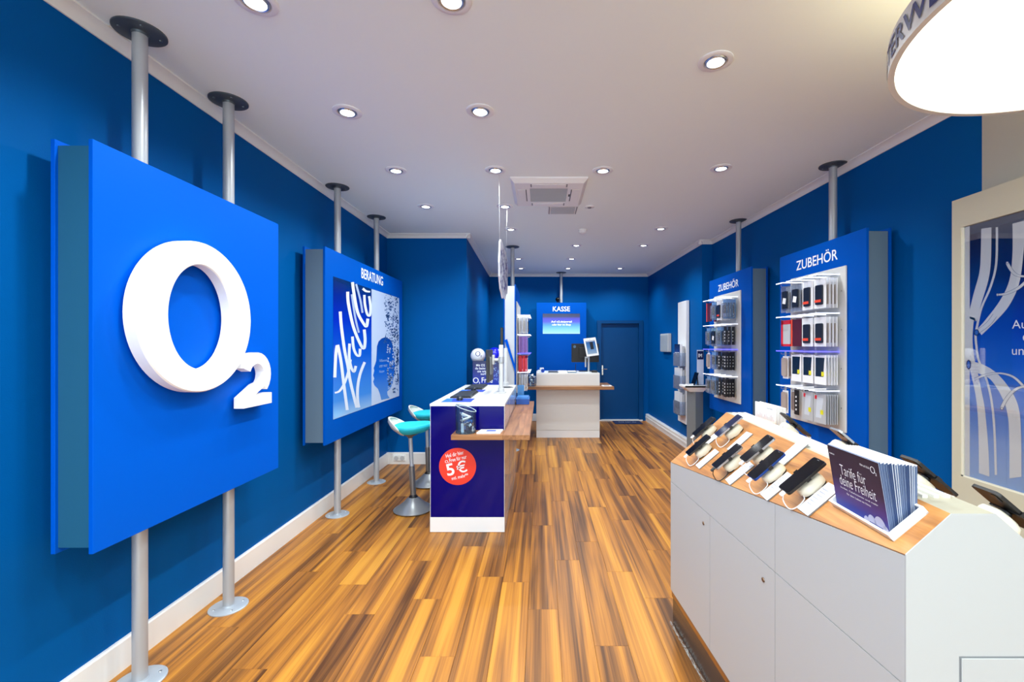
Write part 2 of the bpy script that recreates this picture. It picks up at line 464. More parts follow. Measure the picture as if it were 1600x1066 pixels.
cove('trim_5', (2.30, 6.39), (2.26, YB), (0.05, 0))
cove('trim_6', (XR0, 6.39), (2.30, 6.39), (0, 0.05))
cove('trim_7', (XR1, 2.62), (XR0, 6.39))
# shop front behind the camera: an open glazed front with slim frame
sf = MB().box(-2.4, 3.0, YF-0.1, YF, 2.98, CEIL).box(-2.4, -2.0, YF-0.1, YF, 0, 2.98).box(2.6, 3.0, YF-0.1, YF, 0, 2.98)
struct('wall_front', sf, M_beige2, 'wall around the shop front opening')
struct('ground_outside', MB().box(-12, 12, -14, YF-0.1, -0.14, -0.03), noisy('pavement_grey', (206, 205, 202), 0.8, 0.05, 3.0), 'grey pavement outside the shop front')

# double socket in the recess skirting
s = thing('wall_socket', 'white double power socket set in the skirting board behind stools', 'socket', (-1.89, YREC-0.02, 0.05))
obj('plate', MB().rbox(-1.975, -1.81, YREC-0.037, YREC-0.022, 0.045, 0.125, 0.003), M_white, s)
for cx in (-1.933, -1.852):
    q = obj('socket_cup', MB().lathe([(0.022,-0.004),(0.030,0.0),(0.030,-0.008)], (cx, YREC-0.038, 0.085), 20, axis=1), M_lgrey, s, True)
    for dx in (-0.0095, 0.0095):
        obj('contact_hole', MB().lathe([(0.0,-0.0045),(0.004,-0.0045),(0.004,-0.003)], (cx+dx, YREC-0.038, 0.085), 10, axis=1), M_black, q)

# ------------------------------------------------------------------ ceiling downlights
M_lens = mat('lamp_glow', (255, 255, 255), 0.3, emit=(255, 253, 246), es=4.0)
M_ring = mat('lamp_ring', (232, 234, 238), 0.35)
def downlight(x, y, label, tilt=(0, 0)):
    t = thing('ceiling_downlight', label, 'downlight', (x, y, CEIL), group='recessed ceiling downlights', local=True)
    obj('trim_ring', MB().lathe([(0.088,0.0),(0.088,-0.005),(0.080,-0.010),(0.062,-0.009),(0.058,-0.004),(0.058,0.0)], (0,0,0), 32), M_ring, t, True)
    g = obj('gimbal', MB().lathe([(0.058,-0.003),(0.056,-0.008),(0.050,-0.014),(0.044,-0.012),(0.042,-0.004)], (0,0,0), 32), mat('gimbal_silver', (180, 186, 196), 0.25, 0.8), t, True)
    obj('lens', MB().lathe([(0.044,-0.004),(0.036,-0.010),(0.022,-0.0135),(0.0,-0.015)], (0,0,0), 24), M_lens, g, True)
    L = bpy.data.lights.new('downlight_beam', 'SPOT'); L.energy = SPOT_W; L.spot_size = R(147); L.spot_blend = 0.72; L.shadow_soft_size = 0.04
    L.color = (0.93, 1.0, 1.0)
    lo = bpy.data.objects.new('downlight_beam', L); COL.objects.link(lo); lo.parent = t
    lo.location = (0, 0, -0.05); lo.rotation_euler = (tilt[0], tilt[1], 0)
    return t
lamps = [(-1.235,2.86,'downlight between the logo sign and the consultation sign, first from the corner'),]
C1, C2, C3, C4 = -1.235, -0.385, 0.53, 1.535
for x, y, lb in (
    (C1, 1.94, 'round downlight cut by the picture edge above the logo sign'),
    (C1, 2.86, 'round downlight beside the gap between logo sign and next sign'),
    (C1, 3.82, 'round downlight beside the consultation sign'),
    (C1, 4.81, 'round downlight nearest the projecting blue wall block'),
    (C2, 1.93, 'round downlight at the picture edge before the desk row'),
    (C2, 2.85, 'round downlight ahead of the hanging cut-out'),
    (C2, 3.81, 'round downlight beside the air conditioner, above the first thread'),
    (C2, 4.81, 'round downlight above the second thread of the hanging cut-out'),
    (C2, 5.76, 'round downlight over the far end of the consultation desk'),
    (C2, 7.73, 'round downlight in the desk row before the till sign pole'),
    (C2, 8.69, 'round downlight in the desk row closest to the rear wall'),
    (C3, 3.82, 'round downlight on the other side of the air conditioner'),
    (C3, 6.69, 'round downlight past the smoke detector'),
    (C3, 7.73, 'round downlight over the till counter'),
    (C3, 8.69, 'round downlight over the till sign, closest to the rear wall'),
    (0.917, 2.35, 'large looking round downlight beside the drum lamp'),
    (1.517, 3.77, 'round downlight before the accessory board by the framed poster'),
    (C4, 5.73, 'round downlight before the wall step'),
    (C4, 6.69, 'round downlight between wall step and rear door'),
    (C4, 8.69, 'round downlight closest to the rear door')):
    downlight(x, y, lb)
# behind the photographer the same rows go on
for x, y in ((C1, 0.95), (C2, 0.95), (C1, 0.0), (C2, 0.0), (C3, 0.0), (C1, -1.2), (C3, -1.2), (C4, -1.2)):
    downlight(x, y, 'round downlight behind the photographer in the same ceiling rows')

# small ceiling sensor and detector
s = thing('ceiling_sensor', 'tiny white ceiling sensor beside the return air grille', 'sensor', (0.525, 4.83, CEIL), local=True)
obj('rim', MB().lathe([(0.052,0),(0.050,-0.008),(0.03,-0.012),(0.026,-0.004),(0.026,0)], n=24), M_white, s, True)
obj('eye', MB().lathe([(0.026,-0.004),(0.018,-0.016),(0,-0.02)], n=20), M_grey, s, True)
s = thing('smoke_detector', 'white domed smoke detector on the ceiling', 'detector', (0.54, 5.79, CEIL), local=True)
obj('base', MB().lathe([(0.055,0),(0.055,-0.015),(0.05,-0.02)], n=28), M_white, s, True)
obj('dome', MB().lathe([(0.05,-0.02),(0.046,-0.04),(0.03,-0.052),(0,-0.056)], n=28), M_whitem, s, True)

# ceiling cassette air conditioner
a = thing('air_conditioner', 'white square ceiling cassette air conditioner with grey grille', 'air conditioner', (0.075, 4.34, CEIL))
ax0, ax1, ay0, ay1 = -0.272, 0.42, 3.97, 4.70
zc = CEIL
m = MB(); o_ = 0.035
ring = lambda i, z: [(ax0+i, ay0+i, z), (ax1-i, ay0+i, z), (ax1-i, ay1-i, z), (ax0+i, ay1-i, z)]
m.add(ring(0, zc) + ring(0, zc-0.012) + ring(o_, zc-0.045) + ring(0.17, zc-0.045) + ring(0.17, zc-0.03),
      [(i*4+k, i*4+(k+1)%4, (i+1)*4+(k+1)%4, (i+1)*4+k) for i in range(4) for k in range(4)])
obj('fascia', m, M_whitem, a)
gr = obj('grille_back', MB().box(ax0+0.17, ax1-0.17, ay0+0.17, ay1-0.17, zc-0.032, zc-0.026), mat('grille_dark', (184, 192, 190), 0.7), a)
slat_mb = MB().box(ax0+0.172, ax1-0.172, -0.0035, 0.0035, zc-0.044, zc-0.032)
n = 18; p0 = None
for k in range(n):
    yy = ay0+0.18 + (ay1-ay0-0.36)*k/(n-1)
    if p0 is None: p0 = obj('grille_slat', slat_mb, M_lgrey, a); oo = p0
    else: oo = p0.copy(); COL.objects.link(oo)
    oo.location = Vector((p0.location.x, yy - 4.34, p0.location.z))
for (x0, x1, y0, y1, nm) in ((ax0+0.19, ax1-0.19, ay0+0.06, ay0+0.13, 0), (ax0+0.19, ax1-0.19, ay1-0.13, ay1-0.06, 0), (ax0+0.055, ax0+0.13, ay0+0.2, ay1-0.2, 1), (ax1-0.13, ax1-0.055, ay0+0.2, ay1-0.2, 1)):
    f = obj('air_flap', MB().rbox(x0, x1, y0, y1, zc-0.050, zc-0.044, 0.002, 1), M_whitem, a)
    if nm: obj('flap_gap', MB().box((x1 if x0 < 0 else x0-0.008), (x1+0.008 if x0 < 0 else x0), y0, y1, zc-0.047, zc-0.0445), M_black, f)
    else: obj('flap_gap', MB().box(x0-0.012, x0, y0, y1, zc-0.047, zc-0.0445).box(x1, x1+0.012, y0, y1, zc-0.047, zc-0.0445), M_grey, f)
obj('indicator', MB().rbox(ax1-0.155, ax1-0.14, 4.3, 4.36, zc-0.048, zc-0.044, 0.001, 1), M_black, a)
v = thing('ceiling_vent', 'flat white return air grille beside the air conditioner', 'vent', (0.24, 4.92, CEIL))
obj('frame', MB().box(0.08, 0.40, 4.79, 5.05, CEIL-0.012, CEIL), M_whitem, v)
p0 = None
for k in range(12):
    yy = 4.81 + 0.22*k/11
    if p0 is None: p0 = obj('slat', MB().box(0.11, 0.37, yy-0.004, yy+0.004, CEIL-0.02, CEIL-0.012), M_lgrey, v)
    else: oo = p0.copy(); COL.objects.link(oo); oo.location = p0.location + Vector((0, yy-4.81, 0))
for xx in (0.092, 0.388): obj('side_bar', MB().box(xx-0.004, xx+0.004, 4.8, 5.04, CEIL-0.02, CEIL-0.012), M_grey, v)

# ------------------------------------------------------------------ the big round lamp
LX, LY, LZ, LR, LH = 1.848, 1.286, 2.6, 0.674, 0.108
t = thing('drum_pendant_lamp', 'huge round white drum lamp with navy lettering hanging over the phone counter', 'lamp', (LX, LY, LZ))
sh = obj('drum_shade', MB().lathe([(LR-0.020, 0.012), (LR-0.020, 0.0), (LR, 0.0), (LR, LH), (LR-0.01, LH), (LR-0.012, 0.02)], (LX, LY, LZ), 128), mat('drum_white', (226, 224, 214), 0.5), t, True)
obj('added_uplight', MB().lathe([(LR-0.012, LH-0.01), (0.0, LH-0.01)], (LX, LY, LZ), 64), mat('added_uplight_glow', (255, 252, 240), 0.5, emit=(255, 244, 224), es=DRUM_E*0.16), t)  # unseen glowing top face, added to brighten the ceiling
obj('diffuser', MB().lathe([(LR-0.0205, 0.008), (LR*0.6, 0.006), (0.0, 0.006)], (LX, LY, LZ), 96), mat('diffuser_glow', (255, 252, 240), 0.5, emit=(255, 246, 226), es=DRUM_E), t)
vs, fs = glyphs('UNTERWEGS', 0.018, 1.0)
x0 = min(p[0] for p in vs); x1 = max(p[0] for p in vs); y1 = max(p[1] for p in vs)
arc = R(59); cap = 0.068
a_start = R(131.5)
m = MB(); pts = []
for (x, y) in vs:
    aa = a_start + arc*(x-x0)/(x1-x0); rr = LR + 0.003
    pts.append((LX + rr*math.cos(aa), LY + rr*math.sin(aa), LZ + 0.020 + y/y1*cap))
m.add(pts, fs); obj('lettering', m, M_navytxt, sh)
for aa in (90, 210, 330):
    q = R(aa)
    obj('hanging_cable', MB().tube([(LX+0.45*math.cos(q), LY+0.45*math.sin(q), LZ+LH-0.012), (LX+0.45*math.cos(q), LY+0.45*math.sin(q), CEIL)], 0.003, 6), M_steel, t)

# ------------------------------------------------------------------ pole mounted sign boards
def pole_parts(t, x, y, rise=None, z0=0.0, foot=True):
    p = obj('pole', MB().lathe([(0.0, z0+0.004), (0.030, z0+0.004), (0.030, CEIL-0.003), (0.0, CEIL-0.003)], (x, y, 0), 20), M_steel, t, True)
    dd = obj('ceiling_flange', MB().lathe([(0.104,0.0),(0.104,-0.006),(0.100,-0.009),(0.034,-0.009),(0.030,-0.02)], (x, y, CEIL), 36), M_disc2, p, True)
    for k in range(4):
        q = PI/4 + k*PI/2
        if k % 2 == 0 or True:
            obj('screw', MB().lathe([(0.007,-0.009),(0.006,-0.0125),(0,-0.013)], (x+0.075*math.cos(q), y+0.075*math.sin(q), CEIL), 8), M_screwd, p)
    if foot:
        obj('floor_flange', MB().lathe([(0.104,0.0),(0.104,0.005),(0.098,0.009),(0.034,0.009),(0.031,0.016)], (x, y, 0.0), 36), M_disc, p, True)
        for k in range(4):
            q = PI/4 + k*PI/2
            obj('screw', MB().lathe([(0.007,0.009),(0.006,0.0125),(0,0.013)], (x+0.075*math.cos(q), y+0.075*math.sin(q), 0), 8), M_screw, p)
    return p

def sign_board(name, label, s, loc, L, T, z0, z1, poles, rotz=0.0, m=None, cat='sign'):
    """local: y runs away from the camera, x = 0 is the printed face, s = +1 faces +x"""
    m = m or M_sign
    t = thing(name, label, cat, loc, rotz, local=True)
    b = 0.018
    fb = obj('front_board', MB().rbox(min(0,-s*b), max(0,-s*b), 0, L, z0, z1, 0.0012, 1), m, t)
    xb0, xb1 = -s*T, -s*(T-b)
    obj('back_board', MB().rbox(min(xb0,xb1), max(xb0,xb1), 0, L, z0, z1, 0.0012, 1), m, t)
    c0, c1 = -s*(T-b), -s*b
    obj('core', MB().box(min(c0,c1), max(c0,c1), 0.012, L-0.012, z0+0.022, z1-0.022), M_core, t)
    for py in poles: pole_parts(t, -s*T*0.5, py)
    return t, fb

ZB, ZT = 0.748, 2.437
# --- 1: the logo sign
logo, fb = sign_board('logo_sign_board', 'bright blue board with huge raised white round letter and small 2', 1, (-1.82, 1.82, 0), 1.287, 0.172, ZB, ZT, (2.13-1.82, 2.735-1.82))
for ch in logo.children:
    if ch.name.startswith('core'): ch.data.materials[0] = mat('core_teal', (30, 92, 124), 0.5)
def ring3d(cy, cz, ro, riy, riz, x0, x1, n=96):
    m = MB(); vs = []; fs = []
    c = 0.006
    for k in range(n):
        a = 2*PI*k/n; ca, sa = math.cos(a), math.sin(a)
        vs += [(x0, cy+ro*ca, cz+ro*sa), (x1-c, cy+ro*ca, cz+ro*sa), (x1, cy+(ro-c)*ca, cz+(ro-c)*sa),
               (x1, cy+(riy+c)*ca, cz+(riz+c)*sa), (x1-c, cy+riy*ca, cz+riz*sa), (x0, cy+riy*ca, cz+riz*sa)]
    for k in range(n):
        j = (k+1) % n
        for i in range(6): fs.append((k*6+i, j*6+i, j*6+(i+1)%6, k*6+(i+1)%6))
    m.add(vs, fs); return m
obj('letter_ring', ring3d(2.315-1.82, 1.742, 0.385, 0.212, 0.268, 0.018, 0.075), M_logo, logo, True)
def figure_two(o, u, v, w_, h_, st, depth):
    """outline of a figure 2, w_ wide and h_ high, stroke st"""
    o = Vector(o); u = Vector(u); v = Vector(v); out = []; inn = []
    ro = w_*0.5; cy = h_ - ro*0.98; cx = w_*0.47
    for k in range(0, 15):                    # bowl, from upper left tip over the top to the right
        a = R(160 - 205*k/14)
        out.append((cx + ro*math.cos(a), cy + ro*math.sin(a))); inn.append((cx + (ro-st)*math.cos(a), cy + (ro-st)*math.sin(a)))
    out += [(w_*0.74, h_*0.36), (st*1.55, st)]
    out += [(w_, st), (w_, 0), (0, 0), (0, st*0.92)]
    inn2 = [(w_*0.48, h_*0.40)]
    pts = out + inn2 + inn[::-1]
    return [o + u*p[0] + v*p[1] for p in pts]
def poly_solid(pts, d):
    """solid from a possibly concave outline"""
    from mathutils.geometry import tessellate_polygon
    tris = tessellate_polygon([pts]); n = len(pts); d = Vector(d); m = MB()
    m.add([Vector(p) for p in pts] + [Vector(p)+d for p in pts], [tuple(t) for t in tris] + [tuple(i+n for i in t)[::-1] for t in tris] + [(i,(i+1)%n,(i+1)%n+n,i+n) for i in range(n)])
    return m
obj('letter_two', poly_solid(figure_two((0.018, 2.63-1.82, 1.225), (0,1,0), (0,0,1), 0.275, 0.325, 0.068, 0), (0.057, 0, 0)), M_logo, logo)

# --- 2: consultation sign with its poster
ber, fb = sign_board('consultation_sign_board', 'blue board reading BERATUNG with a ribbon-writing and head silhouette poster', 1, (-1.82, 3.78, 0), 2.10, 0.19, ZB, ZT-0.005, (4.22-3.78, 5.22-3.78), m=M_sign2)
XPB = -1.82
def Q(px, py, off):                       # picture point on the poster plane, in board space
    q = PX(px, py, XPB); return Vector((off, q.y-3.78, q.z))
obj('lettering', letters(MB(), 'BERATUNG', Q(564.5, 434, 0.0015), (0,1,0), (0,0,1), width=0.62, height=0.105, bold=0.012), M_txt, fb)
y0, y1, z0, z1 = 3.925-3.78, 5.745-3.78, 0.945, 2.20
ym = 4.81-3.78
po = obj('poster', MB().box(0.0005, 0.003, y0, y1, z0, z1), gradient('poster_blue', [(0.0,(150,190,232)),(0.12,(70,140,222)),(0.45,(14,84,200)),(0.7,(6,40,176)),(0.9,(6,34,128)),(1.0,(8,40,86))], 0, 1, 0.12), ber)
obj('pale_field', MB().box(0.003, 0.0036, ym, y1, z0, z1), gradient('poster_pale', [(0.0,(206,218,238)),(0.6,(196,210,234)),(1.0,(186,202,230))], 0, 1, 0.12), po)
M_rib = mat('ribbon_print', (226, 232, 244), 0.2); M_ribs = mat('ribbon_print_grey', (168, 182, 214), 0.2)  # pale print for wide strokes, blue-grey print for narrow ones
def strip(pts, wpx, off, both=0.0):
    m = MB(); vs = []; fs = []
    # smooth the run a little
    P2 = []
    for i in range(len(pts)-1):
        p0 = pts[max(i-1,0)]; p1 = pts[i]; p2 = pts[i+1]; p3 = pts[min(i+2,len(pts)-1)]
        for k in range(5):
            t_ = k/5
            P2.append(tuple(0.5*((2*p1[j]) + (-p0[j]+p2[j])*t_ + (2*p0[j]-5*p1[j]+4*p2[j]-p3[j])*t_*t_ + (-p0[j]+3*p1[j]-3*p2[j]+p3[j])*t_**3) for j in (0,1)))
    P2.append(pts[-1]); return P2
def ribbon(pts, wpx, off, name, m_, par, qf):
    pp = strip(pts, wpx, off); m = MB(); vs = []
    for i, p in enumerate(pp):
        a = pp[max(i-1,0)]; b = pp[min(i+1,len(pp)-1)]; dx, dy = b[0]-a[0], b[1]-a[1]; l = math.hypot(dx, dy) or 1
        nx, ny = -dy/l, dx/l
        ww = wpx*(0.55 + 0.45*abs(dy/l))/2
        vs.append(qf(p[0]+nx*ww, p[1]+ny*ww, off)); vs.append(qf(p[0]-nx*ww, p[1]-ny*ww, off))
    m.add(vs, [(2*i, 2*i+1, 2*i+3, 2*i+2) for i in range(len(pp)-1)])
    return obj(name, m, m_, par)
rib = [
 ([(531,487),(533,512),(538,548),(543,572),(546,592),(551,614),(557,637)], 4.6),
 ([(522.5,590),(524,556),(526,540)], 4.6), ([(527,539),(532,564),(537,604),(542,641)], 4.6),
 ([(522.5,614),(530,611),(537.5,599),(544,580),(547,562)], 4.0),
 ([(545.5,537),(545,558),(548,574),(552.5,581),(555.3,572)], 4.2),
 ([(550,526),(551.6,543),(556,554),(561,556),(562,545)], 4.2),
 ([(542.5,456),(543.5,474),(550.6,508),(560,533),(567.5,545),(569.8,532),(568.4,515)], 4.6),
 ([(548.8,460),(554.4,497),(560,520)], 3.2),
 ([(550,441),(552.5,460),(558,488),(567.5,506),(572,510),(574,498)], 4.6),
 ([(555.5,444),(562,468),(565.6,489)], 3.2),
 ([(568.4,461),(569.4,476),(573,491),(577,493),(578.2,480),(576,463)], 3.8),
 ([(566,451),(571,455),(577.5,456)], 4.4),
 ([(569,566),(562,584),(558,605),(558,626),(560,637)], 4.4)]
for k, (pts, ww) in enumerate(rib):
    ribbon(pts, ww, 0.0034 + 0.0002*k, 'ribbon_stroke', M_ribs if ww < 3.5 else M_rib, po, Q)
z6 = lambda x, y: (500+0.1875*x, 500+0.1875*y)
head = [z6(*p) for p in ((508,668),(497,620),(480,575),(450,545),(440,515),(449,488),(439,462),(445,440),(449,422),(444,402),(456,370),(465,340),(468,300),(470,260),(472,220),(485,180),(510,155),(545,142),(585,165),(605,215),(618,300),(620,390),(612,470),(600,540),(578,578),(557,598),(560,625),(578,652))]
from mathutils.geometry import tessellate_polygon
def flat(pts3, name, m_, par):
    tr = tessellate_polygon([pts3]); return obj(name, MB().add(pts3, [tuple(t) for t in tr]), m_, par)
flat([Q(x, y, 0.0042) for x, y in head], 'head_silhouette', gradient('silhouette_blue', [(0.0,(96,150,220)),(0.45,(20,96,204)),(1.0,(14,60,150))], 0, 1, 0.12), po)
m = MB(); ml = MB(); rg = random.Random(3)
for k in range(230):
    yy = rg.uniform(461, 612); lo = 602 if yy < 520 else (597 if yy < 540 else 604)
    px = lo + (622.0-lo)*rg.random()**0.8; 
    if yy < 515 and rg.random() < 0.3: px = rg.uniform(600, 622)
    top = 462 + (px-622.8)*0.29; bot = 618.5 - (px-623)*0.37
    if not (top+3 < yy < bot-3): continue
    sz = rg.uniform(0.5, 1.35) ; a = rg.uniform(0, PI); ca, sa = math.cos(a)*sz, math.sin(a)*sz*1.5
    q = lambda x, y: Q(min(px + x*ca - y*sa, 622.6), yy + (x*sa + y*ca)*1.6, 0.0048)
    tgt = ml if (540 < yy and px < 616 and rg.random() < 0.75) else m
    tgt.add([q(-1.3,-0.8), q(0,0), q(-1.2,0.9), q(1.3,-0.9), q(1.2,0.8)], [(0,1,2),(3,1,4)])
obj('butterfly_flecks', m, mat('fleck_navy', (52, 88, 146), 0.2), po)['kind'] = 'stuff'
obj('pale_butterfly_flecks', ml, mat('fleck_pale', (190, 208, 236), 0.2), po)['kind'] = 'stuff'
m = MB()
for s_, yy in (('Willkommen', 564), ('unter neuen', 572.5), ('Netzen', 581)):
    letters(m, s_, Q(592, yy+2, 0.0050), (0,1,0), (0,0,1), height=0.03, width=0.26 if s_ != 'Netzen' else 0.16)
obj('small_print', m, mat('print_pale', (150, 186, 230), 0.4), po)

# --- right hand accessory boards -----------------------------------------------------
CH = 0.303
def acc_board(name, label, loc, rotz, L, T, z1, pole_y, s, peg, levels, hooks, text, blue_level):
    t, fb = sign_board(name, label, s, loc, L, T, ZB, z1, (pole_y,), rotz, M_sign2, 'display')
    pg = None
    (py0, py1, pz0, pz1) = peg
    pg = obj('peg_panel', MB().rbox(min(0, s*0.014), max(0, s*0.014), py0, py1, pz0, pz1, 0.003, 1), M_peg, t)
    for zz in levels:
        for (yy) in (py0+0.045, py1-0.03):
            obj('panel_stud', MB().lathe([(0.006,0.0),(0.006,0.004),(0,0.005)], (s*0.014, yy, zz-0.13), 8, axis=0), M_chrome, pg)
    if text:
        (tw, th, ty, tz) = text
        obj('lettering', letters(MB(), 'ZUBEHÖR', (s*0.0015, ty, tz), (0,-1 if s < 0 else 1,0), (0,0,1), width=tw, height=th, bold=0.010), M_txt, fb)
    for li, zz in enumerate(levels):
        ledm = M_ledb if li == blue_level else M_led
        for hy in hooks:
            wv = 0.10
            x0, x1 = s*0.014, s*0.19
            pl = obj('acrylic_ledge', MB().box(min(x0,x1), max(x0,x1), hy-wv/2, hy+wv/2, zz-0.003, zz+0.003), M_acryl, t)
            obj('lit_edge', MB().box(min(x0,x1), max(x0,x1), hy-wv/2-0.004, hy-wv/2, zz-0.004, zz+0.004).box(min(x1,x1+s*0.004), max(x1,x1+s*0.004), hy-wv/2-0.004, hy+wv/2, zz-0.004, zz+0.004), ledm, pl)
            hk = obj('hook', MB().tube([(s*0.014, hy, zz-0.028), (s*0.17, hy, zz-0.028), (s*0.178, hy, zz-0.018)], 0.0025, 6), M_chrome, t)
    return t

near = acc_board('accessory_board', 'blue ZUBEHÖR accessory board closest to the framed wall poster', (2.345, 3.225, 0), math.atan2(0.03, 1.115), 1.115, 0.185, 2.445, 0.49, -1,
    (0.195, 0.915, 0.925, 2.207), (2.148, 1.846, 1.546, 1.24), [0.315 + 0.157*k for k in range(4)], (0.545, 0.105, 0.845, 2.275), 2)
far = acc_board('accessory_board', 'blue ZUBEHÖR accessory board farther down, beside the pedestal table', (2.29, 4.875, 0), math.atan2(0.02, 1.16), 1.16, 0.185, 2.455, 0.50, -1,
    (0.23, 0.97, 0.92, 2.225), (2.155, 1.84, 1.545, 1.232), [0.345 + 0.16*k for k in range(4)], (0.57, 0.105, 0.87, 2.28), 2)
tower = acc_board('accessory_tower', 'pale sided accessory tower with blue boards behind the consultation desk', (-0.345, 6.18, 0), 0.0, 1.2, 0.17, 2.435, 0.62, 1,
    (0.10, 1.10, 0.925, 2.207), (2.02, 1.745, 1.475, 1.21), [0.20 + 0.17*k for k in range(5)], None, 2)
for ch in tower.children:
    if ch.name.startswith('core'): ch.data.materials[0] = mat('tower_side_pale', (206, 210, 214), 0.5)
# wall screen on the tower's other face and the diagonal blue brace across its end
obj('side_screen', MB().rbox(-0.215, -0.175, 0.02, 0.75, 1.35, 1.84, 0.004, 1), M_blackg, tower)
obj('diagonal_brace', MB().slab([(-0.152,-0.035,1.665), (-0.118,-0.035,1.68), (0.0,-0.035,1.28), (0.0,-0.035,1.20)], (0,0.03,0)), M_sign, tower)

# ------------------------------------------------------------------ packs on the hooks
def pack_proto(kind):
    """hangs from its top edge: x = 0 is the front (faces +x), width along y, height down z"""
    t = thing('accessory_pack', 'pack', 'pack', (0,0,0), local=True)
    W, H = 0.142, 0.232
    if kind == 'case':
        obj('backing_card', MB().box(-0.004, 0, -W/2, W/2, -H, 0), M_paper, t)
        obj('phone_case', MB().slab([(0.0, y, z) for y, z in rrect(0, -H*0.55, 0.082, 0.155, 0.012)], (0.012,0,0)), M_case, t)
        obj('price_sticker', MB().box(0.012, 0.0135, -0.045, 0.03, -H*0.80, -H*0.71), M_orange, t)
    elif kind == 'clearcase':
        obj('backing_card', MB().box(-0.003, 0, -W/2, W/2, -H, 0), M_blist, t)
        obj('phone_case', MB().slab([(0.0, y, z) for y, z in rrect(0, -H*0.52, 0.08, 0.155, 0.012)], (0.011,0,0)), M_case, t)
        obj('paper_label', MB().slab([(0.0112, y, z) for y, z in ((-0.028,-0.15),(0.018,-0.16),(0.03,-0.11),(-0.016,-0.10))], (0.001,0,0)), M_paper, t)
    elif kind == 'red':
        obj('sleeve_frame', MB().box(-0.012, 0, -W/2, W/2, -H, -H+0.02).box(-0.012, 0, -W/2, W/2, -0.035, 0).box(-0.012, 0, -W/2, -W/2+0.03, -H, 0), M_redp, t)
        obj('window_insert', MB().box(-0.010, -0.002, -W/2+0.03, W/2, -H+0.02, -0.035), M_lgrey, t)
    elif kind == 'pink':
        obj('sleeve', MB().rbox(-0.012, 0, -W/2, W/2, -H, 0, 0.002, 1), M_pink, t)
        obj('hang_tab', MB().box(-0.008, -0.004, -0.02, 0.02, 0, 0.02), M_redp, t)
    elif kind == 'dark':
        obj('sleeve', MB().rbox(-0.012, 0, -W/2, W/2, -H, 0, 0.002, 1), mat('pack_maroon', (86, 14, 40), 0.4), t)
        obj('side_stripe', MB().box(-0.0125, 0.0008, -W/2-0.0008, -W/2+0.02, -H, 0), M_orange, t)
    elif kind == 'glassfilm':
        obj('backing_card', MB().box(-0.006, 0, -W/2, W/2, -H, 0), mat('film_card', (188, 190, 192), 0.3), t)
        obj('film_window', MB().slab([(0.0, y, z) for y, z in ((-0.045,-0.19),(0.02,-0.19),(0.045,-0.03),(-0.03,-0.03))], (0.001,0,0)), mat('film_light', (214, 220, 226), 0.15), t)
        obj('price_sticker', MB().box(0.0, 0.0018, 0.012, 0.045, -0.16, -0.125), M_yellow, t)
        obj('brand_tag', MB().box(0.0, 0.0018, -0.055, -0.03, -0.045, -0.015), M_redp, t)
    elif kind == 'darkfilm':
        obj('backing_card', MB().box(-0.006, 0, -W/2, W/2, -H, 0), M_paper, t)
        obj('film_window', MB().slab([(0.0, y, z) for y, z in ((-0.055,-0.17),(0.04,-0.17),(0.055,-0.02),(-0.055,-0.02))], (0.001,0,0)), mat('film_dark', (20, 40, 62), 0.15), t)
        obj('price_sticker', MB().box(0.0012, 0.0025, 0.02, 0.05, -0.165, -0.13), M_yellow, t)
    elif kind == 'blister':
        obj('backing_card', MB().box(-0.003, 0, -W/2*0.8, W/2*0.8, -H*0.95, 0), mat('blister_card_blue', (120, 160, 205), 0.3), t)
        obj('blister_shell', MB().rbox(0.0, 0.024, -W/2*0.75, W/2*0.75, -H*0.9, -0.04, 0.006, 2), M_blist, t)
        obj('product', MB().rbox(0.003, 0.018, -0.022, 0.022, -0.16, -0.06, 0.006, 2), M_case, t)
    elif kind == 'strip':
        obj('backing_card', MB().rbox(-0.01, 0, -0.03, 0.03, -H*0.92, 0, 0.003, 1), M_black, t)
        for k in range(4):
            obj('white_mark', MB().lathe([(0.0,0.002),(0.009,0.002),(0.009,0.0)], (0.0, 0, -0.06-0.036*k), 10, axis=0), M_paper, t)
    elif kind == 'bottle':
        obj('backing_card', MB().box(-0.004, 0, -0.04, 0.04, -H*0.95, -0.02), M_paper, t)
        obj('rounded_case', MB().slab([(0.0, y, z) for y, z in rrect(0, -H*0.5, 0.07, 0.165, 0.02)], (0.018,0,0)), mat('case_rose_grey', (176, 160, 150), 0.35), t)
        obj('hang_loop', MB().box(-0.003, 0.001, -0.012, 0.012, -0.02, 0.022), M_lgrey, t)
    elif kind == 'lilac':
        obj('sleeve', MB().rbox(-0.012, 0, -W/2, W/2, -H, 0, 0.002, 1), mat('pack_lilac', (150, 110, 190), 0.4), t)
        obj('hang_tab', MB().box(-0.008, -0.004, -0.02, 0.02, 0, 0.02), M_paper, t)
    elif kind == 'plain':
        obj('backing_card', MB().box(-0.006, 0, -W/2, W/2, -H, 0), M_paper, t)
        obj('print_panel', MB().box(0, 0.0012, -W/2+0.012, W/2-0.012, -H+0.03, -0.05), mat('print_grey', (190, 178, 166), 0.5), t)
    return t
PROTO = {}
KTXT = {'case': 'dark phone case pack with red sticker', 'clearcase': 'clear pack with dark phone case', 'red': 'red framed sleeve pack', 'pink': 'pink sleeve pack',
        'dark': 'maroon sleeve pack with orange stripe', 'glassfilm': 'silvery screen film pack', 'darkfilm': 'dark screen film pack', 'blister': 'clear blister pack',
        'strip': 'black adapter strip with white dots', 'bottle': 'rounded rose grey case pack', 'lilac': 'lilac sleeve pack', 'plain': 'white carded pack'}
